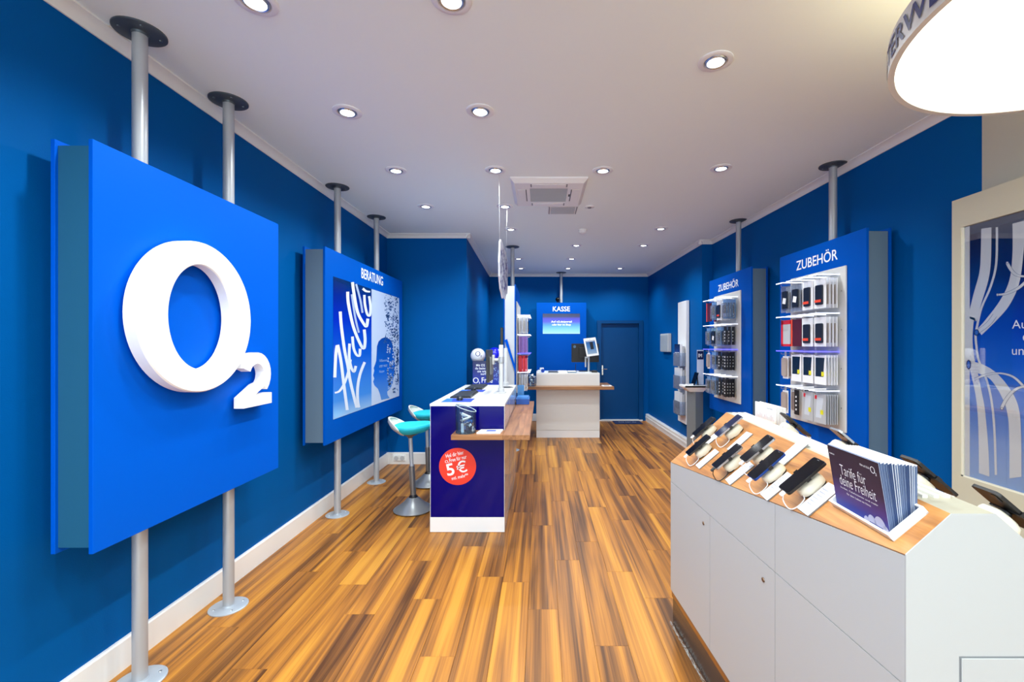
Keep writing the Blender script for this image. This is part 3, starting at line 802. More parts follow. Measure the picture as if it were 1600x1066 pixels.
BEHIND = {'case': 'plain', 'clearcase': 'plain', 'red': 'red', 'pink': 'pink', 'dark': 'dark', 'glassfilm': 'glassfilm', 'darkfilm': 'darkfilm', 'blister': 'blister', 'strip': 'strip', 'bottle': 'bottle', 'lilac': 'lilac', 'plain': 'plain'}
used_proto = set()
def place_pack(kind, M_, label, group):
    if kind not in PROTO: PROTO[kind] = pack_proto(kind)
    p = PROTO[kind]
    if kind not in used_proto:
        used_proto.add(kind); p.matrix_basis = M_; p['label'] = label; p['group'] = group; return p
    return dup(p, label, group, M_)
ORD = ['first', 'second', 'third', 'fourth', 'fifth']
def stock(root, s, levels, hooks, plan, where, dx=0.155, yoff=0.0):
    rz = root.rotation_euler.z
    base = Matrix.Translation(root.location) @ Matrix.Rotation(rz, 4, 'Z')
    lv = ['top', 'second', 'third', 'lowest']
    for li, row in enumerate(plan):
        for hi, (kind, n) in enumerate(row):
            if not kind: continue
            for k in range(n):
                x = s*(0.045 + (dx-0.045)*(n-1-k)/max(1, n-1) if n > 1 else dx)
                kk = kind if k == 0 else BEHIND[kind]
                Ml = Matrix.Translation((x, hooks[hi] + random.uniform(-0.004, 0.004), levels[li]-0.027)) @ Matrix.Rotation(0 if s > 0 else PI, 4, 'Z') @ Matrix.Rotation(random.uniform(-0.03, 0.03), 4, 'Z')
                if k == 0:
                    lb = f'{KTXT[kind]}, front of {ORD[hi]} hook, {lv[li]} ledge, {where}'
                else:
                    lb = f'{KTXT[kk]} hanging behind others, {ORD[hi]} hook, {lv[li]} ledge, {where}'
                place_pack(kk, base @ Ml, lb, f'packs on {ORD[hi]} hook, {lv[li]} ledge, {where}')
NH = [0.315 + 0.157*k for k in range(4)]
stock(near, -1, (2.148, 1.846, 1.546, 1.24), NH, [
    [('case', 4), ('case', 4), ('clearcase', 3), ('clearcase', 3)],
    [('case', 4), ('case', 3), ('dark', 3), ('red', 5)],
    [('darkfilm', 5), ('darkfilm', 4), ('darkfilm', 5), ('bottle', 3)],
    [('glassfilm', 6), ('glassfilm', 4), ('strip', 2), ('bottle', 2)]], 'poster-side board', 0.135)
FH = [0.345 + 0.16*k for k in range(4)]
stock(far, -1, (2.155, 1.84, 1.545, 1.232), FH, [
    [('blister', 4), ('case', 3), ('blister', 3), ('dark', 2)],
    [('strip', 3), ('blister', 3), ('clearcase', 3), ('blister', 3)],
    [('strip', 4), ('strip', 3), ('blister', 3), ('bottle', 2)],
    [('strip', 4), ('strip', 3), ('blister', 4), ('blister', 4)]], 'pedestal-side board', 0.14)
TH = [0.20 + 0.17*k for k in range(5)]
stock(tower, 1, (2.02, 1.745, 1.475, 1.21), TH, [
    [('plain', 7), ('plain', 5), ('case', 2)],
    [('lilac', 7), ('lilac', 5), ('plain', 2)],
    [('red', 7), ('red', 5), ('plain', 2)],
    [('plain', 7), ('plain', 5), ('case', 2)]], 'desk-side tower', 0.15)

# ------------------------------------------------------------------ the till sign and its screen
KX0, KX1, KY = -0.085, 0.928, 9.13
k_ = thing('till_sign_board', 'blue KASSE board with lit screen on the rear wall', 'sign', (0.42, KY, 0))
fb = obj('front_board', MB().rbox(KX0, KX1, KY, KY+0.02, ZB, 2.46, 0.0012, 1), M_sign2, k_)
obj('back_board', MB().rbox(KX0, KX1, KY+0.17, KY+0.19, ZB, 2.46, 0.0012, 1), M_sign2, k_)
obj('core', MB().box(KX0+0.012, KX1-0.012, KY+0.02, KY+0.17, ZB+0.02, 2.44), M_core, k_)
pole_parts(k_, 0.42, KY+0.095)
obj('lettering', letters(MB(), 'KASSE', (0.42, KY-0.0015, 2.285), (1,0,0), (0,0,1), width=0.35, height=0.10, bold=0.012, align='c'), M_txt, fb)
sx0, sx1, sz0, sz1 = 0.04, 0.797, 1.825, 2.235
scr = obj('screen', MB().box(sx0, sx1, KY-0.004, KY, sz0, sz1), gradient('screen_glow', [(0.0,(176,246,255)),(0.22,(120,226,255)),(0.42,(50,176,255)),(0.60,(60,70,255)),(0.76,(60,50,236)),(0.85,(30,44,120)),(1.0,(24,44,100))], 0, 1, 0.15, emit=0.75), k_)
m = letters(MB(), 'Auf o2.de/portal', (0.42, KY-0.0055, 2.055), (1,0,0), (0,0,1), width=0.42, height=0.05, bold=0.01, align='c')
letters(m, 'oder hier im Shop', (0.42, KY-0.0055, 1.995), (1,0,0), (0,0,1), width=0.38, height=0.05, bold=0.01, align='c')
obj('screen_text', m, mat('screen_text_white', (230, 240, 255), 0.4, emit=(220, 235, 255), es=0.9), scr)
c = thing('security_camera', 'small black ball camera on the till sign top by its pole', 'camera', (0.345, KY+0.06, 2.46))
obj('foot', MB().lathe([(0.03,0),(0.03,0.012),(0.012,0.016),(0.012,0.03)], (0.345, KY+0.06, 2.46), 16), M_black, c, True)
obj('ball', MB().lathe([(0.0,-0.045)]+[(0.045*math.cos(R(q)), 0.045*math.sin(R(q))) for q in range(-75, 76, 15)]+[(0.0,0.045)], (0.345, KY+0.06, 2.53), 20), M_blackg, c, True)

# ------------------------------------------------------------------ consultation desk
DYF, DYB = 3.82, 5.63; DXL, DXR = -0.945, -0.309; DZT = 1.097
t = thing('consultation_desk', 'white desk block with dark blue end panel and kick plinth', 'desk', (-0.627, 4.725, 0))
obj('body', MB().rbox(DXL, DXR, DYF+0.004, DYB, 0.0, DZT-0.022, 0.002, 1), mat('desk_gloss_white', (232, 232, 232), 0.08, coat=0.6), t)
obj('desk_top', MB().rbox(DXL-0.002, DXR+0.002, DYF, DYB+0.002, DZT-0.022, DZT, 0.0015, 1), M_white, t)
obj('end_panel', MB().box(DXL+0.006, DXR-0.004, DYF-0.001, DYF+0.004, 0.131, DZT-0.020), M_darkblue, t)
obj('kick_plinth', MB().box(DXL+0.001, DXR-0.001, DYF-0.002, DYF+0.004, 0.004, 0.130), M_whitem, t)
for yy in (4.42, 5.03): obj('side_joint', MB().box(DXR, DXR+0.0012, yy-0.002, yy+0.002, 0.0, DZT-0.022), M_grey, t)
# round sticker
u = Vector((math.cos(R(13)), 0, math.sin(R(13)))); v_ = Vector((-math.sin(R(13)), 0, math.cos(R(13))))
sc = Vector((-0.709, DYF-0.0022, 0.563))
st = obj('round_sticker', MB().lathe([(0.0,-0.0006),(0.158,-0.0006),(0.158,0.001)], sc, 64, axis=1), M_red, t)
m = MB(); yo = Vector((0, -0.0016, 0))
C = sc + yo
letters(m, 'Hol dir hier', C + v_*0.092, u, v_, width=0.155, height=0.033, bold=0.012, align='c')
letters(m, 'Free für nur', C + v_*0.050 + u*0.018, u, v_, width=0.150, height=0.033, bold=0.012, align='c')
o2(m, C + v_*0.062 - u*0.083, u, v_, 0.025)
letters(m, '5', C - v_*0.058 - u*0.10 , u, v_, height=0.102, width=0.066, bold=0.02)
letters(m, '€', C - v_*0.058 - u*0.012, u, v_, height=0.102, width=0.088, bold=0.012)
letters(m, 'mtl. mehr**', C - v_*0.102, u, v_, width=0.145, height=0.030, bold=0.012, align='c')
obj('sticker_print', m, M_txt, st)

# L shaped wooden shelf round the desk
SZ = 0.873; ST = 0.041
sh = thing('desk_shelf', 'wooden L-shaped shelf wrapped around the consultation desk', 'shelf', (-0.2, 4.6, SZ-ST))
obj('front_shelf', MB().rbox(-0.724, -0.309, 3.61, DYF-0.001, SZ-ST, SZ, 0.0015, 1), M_wood_shelfx, sh)
obj('side_shelf', MB().rbox(-0.3085, -0.089, 3.61, 4.75, SZ-ST, SZ, 0.0015, 1), M_wood_shelf, sh)
obj('side_shelf', MB().rbox(-0.3085, -0.087, 4.752, 5.78, SZ-ST, SZ, 0.0015, 1), M_wood_shelf, sh)

# glass with slanted rim full of giveaways
def slant_glass(name, label, x, y, z, r, hl, hr):
    t = thing(name, label, 'glass vase', (x, y, z))
    n = 40; prof = []
    m = MB(); vs = []; fs = []
    for ri, top in ((r, True), (r-0.004, True)):
        for lvl in (0.0, 0.5, 1.0):
            for k in range(n):
                a = 2*PI*k/n; hh = (hl+hr)/2 - (hl-hr)/2*math.cos(a)
                zz = z + (0.0 if ri == r else 0.008)*(1-lvl) + hh*lvl
                vs.append((x + ri*math.cos(a)*(1.0 + 0.03*lvl), y + ri*math.sin(a)*(1.0+0.03*lvl), zz))
    for b in (0, 3):
        for l in (0, 1):
            for k in range(n):
                j = (k+1) % n; q = [(b+l)*n+k, (b+l)*n+j, (b+l+1)*n+j, (b+l+1)*n+k]; fs.append(tuple(q))
    for k in range(n):
        j = (k+1) % n; fs.append((2*n+k, 2*n+j, 5*n+j, 5*n+k))
    fs.append(tuple(range(n))[::-1]); fs.append(tuple(3*n+k for k in range(n)))
    m.add(vs, fs)
    obj('glass_wall', m, M_glass, t, True)
    rim = [(x + r*1.025*math.cos(2*PI*k/n), y + r*1.025*math.sin(2*PI*k/n), z + (hl+hr)/2 - (hl-hr)/2*math.cos(2*PI*k/n)) for k in range(n+1)]
    obj('rim', MB().tube(rim, 0.0025, 6), mat('rim_glass', (206, 226, 244), 0.08), t, True)
    obj('glass_foot', MB().lathe([(0,0.0005),(r*0.99,0.0005),(r*0.99,0.007),(0,0.007)], (x, y, z), 32), clear('foot_glass', (200, 222, 240), 0.15), t)
    return t
GX, GY = -0.622, 3.713
slant_glass('slant_rim_vase', 'clear glass vase with slanted rim on the desk shelf', GX, GY, SZ, 0.083, 0.235, 0.175)
M_lb = mat('giveaway_blue', (40, 110, 190), 0.3)
def giveaways(x, y, z, r, n, hmax, where, seed):
    rg = random.Random(seed)
    mats_ = [M_paper, M_navy, M_lb, M_paper, M_chrome]
    for k in range(n):
        a = rg.uniform(0, 2*PI); rr = r*0.45*math.sqrt(rg.random()); L_ = rg.uniform(0.055, 0.085)
        zc_ = z + 0.04 + (hmax-0.06)*(k/(n-1))
        d_ = Vector((rg.uniform(-1,1), rg.uniform(-1,1), rg.uniform(-0.5,1))).normalized()*L_/2
        if k < 3: d_ = Vector((0.012*rg.choice((-1,1)), 0.01, 1)).normalized()*L_/2
        c_ = Vector((x + rr*math.cos(a), y + rr*math.sin(a), zc_))
        g = thing('key_tag', f'small {("white","navy","blue","white","silver")[k%5]} key tag in the glass vase {where}', 'key tag', c_, group='key tags in the vase ' + where)
        b0 = MB(); st_ = len(b0.v)
        b0.rbox(-0.012, 0.012, -0.006, 0.006, -d_.length, d_.length, 0.003, 1)
        q = Vector((0,0,1)).rotation_difference(d_.normalized()).to_matrix().to_4x4()
        b0.rot(Matrix.Translation(c_) @ q)
        obj('tag_body', b0, mats_[k % 5], g)
        b1 = MB().lathe([(0.007,-0.0015),(0.010,-0.0015),(0.010,0.0015),(0.007,0.0015),(0.007,-0.0015)], (0,0,d_.length+0.009), 12, axis=0)
        b1.rot(Matrix.Translation(c_) @ q)
        obj('key_ring', b1, M_chrome, g, True)
giveaways(GX, GY, SZ, 0.083, 14, 0.16, 'on the desk shelf', 5)
br = thing('leaflet', 'white leaflet with blue print beside the glass vase', 'leaflet', (-0.42, 3.72, SZ))
obj('paper', MB().slab([(-0.525, 3.655, SZ), (-0.33, 3.67, SZ), (-0.318, 3.80, SZ), (-0.505, 3.79, SZ)], (0,0,0.012)), M_paper, br)
obj('blue_print', MB().slab([(-0.455, 3.70, SZ+0.012), (-0.375, 3.705, SZ+0.012), (-0.37, 3.76, SZ+0.012), (-0.45, 3.757, SZ+0.012)], (0,0,0.0008)), M_paperb, br)
lt = thing('leaflet_tray', 'blue translucent leaflet tray at the far end of the desk shelf', 'tray', (-0.2, 5.57, SZ))
M_trayb = mat('tray_blue', (10, 76, 168), 0.25)
obj('tray_box', MB().rbox(-0.30, -0.142, 5.45, 5.70, SZ, SZ+0.07, 0.003, 1), M_trayb, lt)
obj('leaflets', MB().box(-0.292, -0.150, 5.458, 5.692, SZ+0.07, SZ+0.088), mat('leaflet_pale_blue', (60, 126, 196), 0.4), lt)
obj('tray_lip', MB().box(-0.303, -0.139, 5.447, 5.703, SZ+0.066, SZ+0.071), mat('tray_lip_blue', (50, 122, 206), 0.3), lt)
ls = thing('leaflet_stand', 'slim light blue acrylic leaflet stand by the tray', 'stand', (-0.255, 5.75, SZ))
obj('back_plate', MB().box(-0.30, -0.215, 5.748, 5.758, SZ, 1.085), clear('blue_acrylic', (120, 190, 240), 0.4), ls)
obj('foot_plate', MB().box(-0.30, -0.215, 5.71, 5.76, SZ, SZ+0.006), clear('blue_acrylic', (120, 190, 240), 0.4), ls)

# things on the desk top
def keyboard(x0, x1, y0, y1, z, label):
    t = thing('keyboard', label, 'keyboard', ((x0+x1)/2, (y0+y1)/2, z))
    obj('tray', MB().slab([(x0,y0,z),(x1,y0,z),(x1,y1,z),(x0,y1,z)], (0,0,0.012)), mat('keyboard_black', (24, 26, 30), 0.45), t)
    mk = MB(); nx, ny = 6, 18
    for i in range(nx):
        for j in range(ny):
            a = x0+0.008+(x1-x0-0.016)*i/nx; b = y0+0.008+(y1-y0-0.016)*j/ny
            mk.box(a+0.001, a+(x1-x0-0.016)/nx-0.002, b+0.001, b+(y1-y0-0.016)/ny-0.002, z+0.012, z+0.017+0.001*i)
    o = obj('keys', mk, mat('key_grey', (44, 48, 54), 0.5), t); o['kind'] = 'stuff'
    obj('status_strip', MB().box(x1-0.006, x1-0.002, y0+0.05, y0+0.1, z+0.012, z+0.0128), M_lgrey, t)
def mouse(x, y, z, label, rz=0.2):
    t = thing('computer_mouse', label, 'mouse', (x, y, z), rz, local=True)
    prof = []; m = MB(); n = 20; L_ = 6
    vs = []; fs = []
    for i in range(L_+1):
        q = i/L_; hh = 0.036*math.sin(PI/2*q); sc_ = math.cos(PI/2*q*0.98)**0.55
        for k in range(n):
            a = 2*PI*k/n; vs.append((0.031*sc_*math.cos(a), 0.056*sc_*math.sin(a) - 0.006*q, hh))
    for i in range(L_):
        for k in range(n): fs.append((i*n+k, i*n+(k+1)%n, (i+1)*n+(k+1)%n, (i+1)*n+k))
    fs.append(tuple(range(n))[::-1]); fs.append(tuple(L_*n+k for k in range(n))); m.add(vs, fs)
    obj('shell', m, mat('mouse_dark', (30, 34, 40), 0.3), t, True)
    obj('scroll_wheel', MB().lathe([(0.007,-0.003),(0.009,0),(0.007,0.003)], (0, 0.033, 0.027), 12, axis=0), M_grey, t)
def pad(x0, x1, y0, y1, z, label):
    t = thing('mouse_pad', label, 'mouse pad', ((x0+x1)/2, (y0+y1)/2, z))
    obj('mat', MB().box(x0, x1, y0, y1, z, z+0.003), mat('pad_blue', (24, 60, 180), 0.5), t)
    obj('printed_corner', MB().slab([(x0+0.001,y0+0.001,z+0.003),(x0+0.09,y0+0.001,z+0.003),(x0+0.06,y1-0.001,z+0.003),(x0+0.001,y1-0.001,z+0.003)], (0,0,0.0005)), mat('pad_light', (40, 110, 230), 0.5), t)
zt = DZT
pad(-0.875, -0.615, 3.93, 4.18, zt, 'blue mouse pad at the vase end of the desk')
keyboard(-0.855, -0.66, 4.22, 4.74, zt, 'black keyboard beside the monitor arm pole')
mouse(-0.735, 4.06, zt+0.0035, 'dark computer mouse on the mouse pad at vase end')
pad(-0.875, -0.615, 4.78, 4.99, zt, 'blue mouse pad between the two keyboards')
keyboard(-0.855, -0.66, 5.03, 5.55, zt, 'black keyboard at the balloon end of the desk')
mouse(-0.735, 4.90, zt+0.0035, 'dark computer mouse lying between the two keyboards', 0.1)
g = thing('cable_grommet', 'dark oval cable tray set into the desk top', 'cable grommet', (-0.40, 5.28, zt))
obj('ring', MB().lathe([(0.062,0),(0.062,0.004),(0.074,0.006),(0.078,0.0)], (-0.40, 5.28, zt), 32), M_grey, g, True)
obj('well', MB().lathe([(0.0,0.0015),(0.062,0.0015)], (-0.40, 5.28, zt), 32), M_black, g)
# monitor on arm
def monitor_arm(x, y, ztop, label, arm_z=None):
    t = thing('desk_monitor_pole', label, 'monitor pole', (x, y, zt))
    obj('clamp_base', MB().rbox(x-0.055, x+0.05, y-0.055, y+0.055, zt, zt+0.012, 0.004).lathe([(0.034,0.012),(0.034,0.05),(0.026,0.055)], (x, y, zt), 20), M_lgrey, t, True)
    obj('pole', MB().lathe([(0.0,0.02),(0.0235,0.02),(0.0235,ztop-zt-0.006),(0.019,ztop-zt),(0,ztop-zt)], (x, y, zt), 24), M_lgrey, t, True)
    if arm_z:
        obj('collar', MB().lathe([(0.0235,-0.03),(0.032,-0.03),(0.032,0.03),(0.0235,0.03)], (x, y, arm_z), 24), M_steel, t, True)
        obj('arm', MB().tube([(x-0.02, y, arm_z), (x-0.075, y, arm_z)], 0.014, 12).rbox(x-0.092, x-0.07, y-0.04, y+0.04, arm_z-0.05, arm_z+0.05, 0.004), M_lgrey, t, True)
    return t
monitor_arm(-0.415, 4.69, 1.60, 'white monitor arm pole carrying the edge-on monitor', 1.445)
monitor_arm(-0.425, 5.42, 1.56, 'slimmer looking white pole behind the monitor arm', None)
mo = thing('monitor', 'black flat monitor seen edge-on, held by the desk arm', 'monitor', (-0.53, 4.69, 1.2))
Mr = Matrix.Translation((-0.535, 4.69, 1.385)) @ Matrix.Rotation(R(-1), 4, 'Y')
b = MB().rbox(-0.012, 0.012, -0.22, 0.22, -0.165, 0.165, 0.004); b.rot(Mr); obj('housing', b, M_black, mo)
b = MB().box(-0.0135, -0.012, -0.208, 0.208, -0.15, 0.155); b.rot(Mr); obj('screen', b, M_blackg, mo)
b = MB().rbox(0.012, 0.026, -0.12, 0.12, -0.09, 0.09, 0.005); b.rot(Mr); obj('rear_cover', b, M_grey, mo)

# promo board and balloons behind the desk
pr = thing('promo_board', 'blue standing promo board with white lettering behind the desk', 'sign', (-0.75, 5.9, 0))
py_ = 5.90
px0, px1 = P(738.5, 0, py_).x, P(781, 0, py_).x; ztop = P(0, 564, py_).z
bd = obj('board', MB().rbox(px0, px1, py_, py_+0.02, 0.35, ztop, 0.001, 1), gradient('promo_blue', [(0.0,(16,60,170)),(0.72,(10,48,170)),(0.86,(10,30,120)),(1.0,(8,20,72))], 0, 1, 0.3), pr)
obj('stand_foot', MB().rbox(px0+0.03, px1-0.03, py_-0.03, py_+0.06, 0.0, 0.02, 0.003, 1).box((px0+px1)/2-0.03, (px0+px1)/2+0.03, py_+0.02, py_+0.035, 0.02, 0.9), M_steel, pr)
m = MB()
for s_, yy, xx in (('Mit O2 Free', 572.5, 744), ('du beim Surfen', 577.3, 742.5), ('nie wieder', 582, 746), ('surfst du', 586, 751)):
    o_ = P(xx, yy, py_-0.001); letters(m, s_, o_, (1,0,0), (0,0,1), height=0.030, width=0.018*len(s_), bold=0.01)
o_ = P(743.5, 594.5, py_-0.001); o2(m, o_, (1,0,0), (0,0,1), 0.075)
letters(m, 'Free', P(752.5, 598, py_-0.001), (1,0,0), (0,0,1), height=0.07, width=0.145, bold=0.012)
obj('lettering', m, M_txt, bd)
m = MB(); rg = random.Random(11)
for k in range(16):
    q = P(rg.uniform(772.5, 780), rg.uniform(568, 598), py_-0.001); sz = rg.uniform(0.006, 0.014); a = rg.uniform(0, PI)
    e1 = Vector((math.cos(a),0,math.sin(a)))*sz; e2 = Vector((-math.sin(a),0,math.cos(a)))*sz
    m.add([q-e1-e2*0.7, q, q-e1+e2*0.7, q+e1-e2*0.7, q+e1+e2*0.7], [(0,1,2),(3,1,4)])
o_ = obj('butterfly_flecks', m, mat('fleck_white_blue', (130, 170, 230), 0.4), bd); o_['kind'] = 'stuff'
def balloon(x, y, z, r, m_, label, logo_=False):
    t = thing('balloon', label, 'balloon', (x, y, z-r*1.25))
    prof = [(0.0, -r*1.22), (r*0.10, -r*1.20)]
    for q in range(-80, 90, 10):
        a = R(q); f = 1.0 if q >= 0 else 1.0 + 0.14*math.sin(-a)**2
        prof.append((r*math.cos(a), r*math.sin(a)*f))
    prof.append((0, r))
    sk = obj('skin', MB().lathe(prof, (x, y, z), 36), m_, t, True)
    obj('knot', MB().lathe([(0.0,0.008),(0.010,0.004),(0.014,-0.008),(0.006,-0.012),(0,-0.012)], (x, y, z-r*1.23), 12), m_, t, True)
    obj('stick', MB().tube([(x, y, z-r*1.24), (x+0.03, y+0.0, 0.75), (x+0.05, y, 0.0)], 0.003, 6), M_paper, t)
    if logo_:
        m = MB(); o2(m, (0.1*r, 0, 0.28*r), (1,0,0), (0,0,1), r*0.66, bold=0.02)
        vs = []
        for p in m.v:
            dx, dz = p[0], p[2]; yy = -math.sqrt(max(0.0, (r*1.012)**2 - dx*dx - dz*dz)); vs.append((x+dx, y+yy, z+dz))
        m.v = vs; obj('logo_print', m, M_navytxt, sk)
B1 = P(744.5, 556, 6.02)
balloon(-0.845, 5.985 + 0.05, P(0, 556, 6.03).z, 0.100, mat('balloon_white', (226, 228, 234), 0.25), 'white balloon with navy round logo behind the promo board', True)
B2 = P(773, 555, 6.035)
balloon(B2.x, 6.035, B2.z, 0.105, mat('balloon_blue', (10, 22, 200), 0.2), 'deep blue balloon partly hidden by the desk monitor')

# hanging cut-out above the desk
hg = thing('hanging_cutout', 'white and violet butterfly cut-out hanging edge-on over the desk', 'ceiling decoration', (-0.375, 4.3, 2.08))
outl = [(3.92,2.20),(3.90,2.32),(3.93,2.40),(3.96,2.50),(4.02,2.545),(4.12,2.56),(4.25,2.55),(4.40,2.53),(4.55,2.56),(4.68,2.52),(4.80,2.50),(4.84,2.40),(4.80,2.30),(4.83,2.22),(4.76,2.14),(4.62,2.12),(4.52,2.06),(4.38,2.09),(4.24,2.04),(4.12,2.08),(4.02,2.10)]
pts = [Vector((-0.372 + 0.002*(y-3.9), y, z)) for y, z in outl]
pl = obj('plate', poly_solid(pts, (0.014, 0, 0)), mat('cutout_white', (222, 226, 240), 0.35), hg)
rg = random.Random(21); m = MB()
for k in range(120):
    yy = rg.uniform(3.96, 4.78); zz = rg.uniform(2.13, 2.49); sz = rg.uniform(0.012, 0.032); a = rg.uniform(0, PI)
    for sgn in (-1, 1):
        xx = -0.372 + 0.002*(yy-3.9) + (0.0155 if sgn > 0 else -0.0015)
        e1 = Vector((0,math.cos(a),math.sin(a)))*sz; e2 = Vector((0,-math.sin(a),math.cos(a)))*sz; q = Vector((xx,yy,zz))
        m.add([q-e1-e2*0.7, q, q-e1+e2*0.7, q+e1-e2*0.7, q+e1+e2*0.7], [(0,1,2),(3,1,4)])
o_ = obj('butterfly_flecks', m, mat('fleck_violet', (54, 44, 140), 0.4), pl); o_['kind'] = 'stuff'
for yy, zz in ((3.98, 2.50), (4.74, 2.50)):
    obj('thread', MB().tube([(-0.365, yy, zz), (-0.365, yy + (-0.06 if yy < 4.2 else 0.10), CEIL)], 0.0009, 5), M_lgrey, hg)

# ------------------------------------------------------------------ stools
def stool(x, y, label, lean, rz):
    t = thing('active_stool', label, 'stool', (x, y, 0), rz, group='teal standing stools at the desk', local=True)
    obj('foot_dish', MB().lathe([(0.0,0.002),(0.170,0.002),(0.185,0.008),(0.187,0.016),(0.17,0.028),(0.13,0.052),(0.085,0.088),(0.058,0.118),(0.044,0.128),(0.040,0.110),(0.0,0.105)], n=48), M_sbase, t, True)
    obj('bellows', MB().lathe([(0.042,0.105),(0.040,0.135),(0.032,0.142),(0.030,0.15),(0.0,0.15)], n=24), M_black, t, True)
    top = Vector((lean, 0, 0.735)); bot = Vector((0,0,0.12)); mid = bot.lerp(top, 0.50)
    obj('lower_column', MB().tube([bot, mid], 0.0275, 20), mat('column_dark', (128, 130, 134), 0.3, 0.8), t, True)
    obj('upper_column', MB().tube([mid, top], 0.019, 20), M_steel, t, True)
    # seat: pointed towards the lip at -x, thick rounded pad
    def outline(k, n, sc_):
        a = 2*PI*k/n
        rx = 0.205 if math.cos(a) > 0 else 0.175; ry = 0.185 - 0.02*math.cos(a)
        return rx*math.cos(a)*sc_, ry*math.sin(a)*sc_
    n = 40; vs = []; fs = []
    lay = [(0.30,-0.062),(0.62,-0.052),(0.88,-0.024),(0.985,0.0),(1.0,0.012),(0.97,0.026),(0.85,0.034),(0.5,0.026),(0.0,0.020)]
    cx, cz = lean+0.02, 0.80
    def tilt(px_, pz): return pz + 0.03*(px_/0.2)**2*(1 if px_ > 0 else 0.6)
    for sc_, dz in lay:
        for k in range(n):
            px_, py_ = outline(k, n, max(sc_, 0.001)); vs.append((cx+px_, py_, cz+dz+ (0.02*(px_/0.2) if px_ > 0 else 0)))
    for i in range(len(lay)-1):
        for k in range(n): fs.append((i*n+k, i*n+(k+1)%n, (i+1)*n+(k+1)%n, (i+1)*n+k))
    fs.append(tuple(range(n))[::-1])
    obj('seat_pad', MB().add(vs, fs), M_teal, t, True)
    obj('seat_hub', MB().lathe([(0.022,-0.10),(0.030,-0.085),(0.075,-0.064),(0.085,-0.058),(0.0,-0.05)], (lean, 0, cz), 24), mat('hub_brown', (108, 92, 80), 0.5), t, True)
    # shell with the raised rear lip: a band wrapping the back half, rising to a rolled tip
    vs = []; fs = []; n = 26
    rows = 9
    for i in range(rows):
        q = i/(rows-1)
        for k in range(n+1):
            b_ = -1 + 2*k/n                            # across the back
            a = PI + b_*R(60)
            rise = (1 - abs(b_)**2.0)                  # high in the middle, nothing at the sides
            ox, oy = 0.178*math.cos(a), 0.19*math.sin(a)
            if q < 0.45:
                f = q/0.45; rad = 0.62 + 0.42*f; zz = -0.06 + 0.06*f
                lift = 0.0
            elif q < 0.8:
                f = (q-0.45)/0.35; rad = 1.04 + 0.24*rise*f; zz = 0.0; lift = 0.075*rise*f
            else:
                f = (q-0.8)/0.2; rad = 1.04 + 0.24*rise - 0.12*rise*f; zz = 0.0; lift = (0.075 + 0.024*math.sin(PI*f*0.8))*rise
            vs.append((cx + ox*rad, oy*(rad if q < 0.45 else 1.04), cz + zz + lift + 0.004))
    for i in range(rows-1):
        for k in range(n): fs.append((i*(n+1)+k, i*(n+1)+k+1, (i+1)*(n+1)+k+1, (i+1)*(n+1)+k))
    o_ = obj('seat_shell', MB().add(vs, fs), M_shell, t, True)
    so = o_.modifiers.new('thick', 'SOLIDIFY'); so.thickness = 0.014; so.offset = 0
    return t
stool(-1.235, 4.34, 'teal padded stool with pale rear lip, whole base visible', -0.03, R(4))
stool(-1.29, 5.14, 'teal padded stool half hidden behind the desk end', -0.02, R(-4))

# ------------------------------------------------------------------ till counter
TX0, TX1, TYF, TYB, TZ = -0.077, 1.015, 7.72, 8.45, 1.114
t = thing('till_counter', 'white till counter block below the KASSE sign', 'counter', (0.47, 8.08, 0))
obj('body', MB().rbox(TX0, TX1, TYF, TYB, 0.125, TZ-0.03, 0.002, 1), mat('till_white', (226, 225, 222), 0.35), t)
obj('plinth', MB().box(TX0+0.002, TX1-0.002, TYF+0.002, TYB-0.002, 0.0, 0.122), M_whitem, t)
obj('counter_top', MB().rbox(TX0, TX1, TYF, TYB, TZ-0.03, TZ, 0.002, 1), M_white, t)
s = thing('till_shelf', 'wooden ledge shelf around the till counter', 'shelf', (0.47, 7.62, 0.85))
TSZ = 0.898
obj('front_shelf', MB().rbox(-0.27, 1.228, 7.50, 7.719, TSZ-0.05, TSZ, 0.002, 1), M_wood_shelfx, s)
obj('side_shelf', MB().rbox(1.016, 1.228, 7.7195, 8.3, TSZ-0.05, TSZ, 0.002, 1), M_wood_shelf, s)
obj('side_shelf', MB().rbox(-0.27, -0.078, 7.7195, 8.1, TSZ-0.05, TSZ, 0.002, 1), M_wood_shelf, s)
slant_glass('slant_rim_vase', 'clear glass vase with slanted rim on the till shelf', -0.155, 7.61, TSZ, 0.072, 0.21, 0.16)
giveaways(-0.155, 7.61, TSZ, 0.072, 11, 0.20, 'on the till shelf', 9)
l = thing('leaflet', 'small leaflet stack on the wooden till shelf end', 'leaflet', (1.13, 7.66, TSZ))
obj('paper', MB().box(1.04, 1.20, 7.56, 7.70, TSZ, TSZ+0.010), M_paper, l); obj('blue_print', MB().box(1.07, 1.16, 7.58, 7.66, TSZ+0.010, TSZ+0.0108), M_grey, l)
tp = thing('tape_dispenser', 'small white tape dispenser with blue roll on the till counter', 'tape dispenser', (-0.02, 7.86, TZ))
obj('body', MB().rbox(-0.055, 0.055, 7.83, 7.89, TZ, TZ+0.045, 0.008).rbox(-0.02, 0.055, 7.83, 7.89, TZ+0.04, TZ+0.085, 0.008), M_white, tp)
obj('tape_roll', MB().lathe([(0.012,-0.012),(0.032,-0.012),(0.032,0.012),(0.012,0.012),(0.012,-0.012)], (0.035, 7.815, TZ+0.035), 24, axis=1), M_paperb, tp, True)
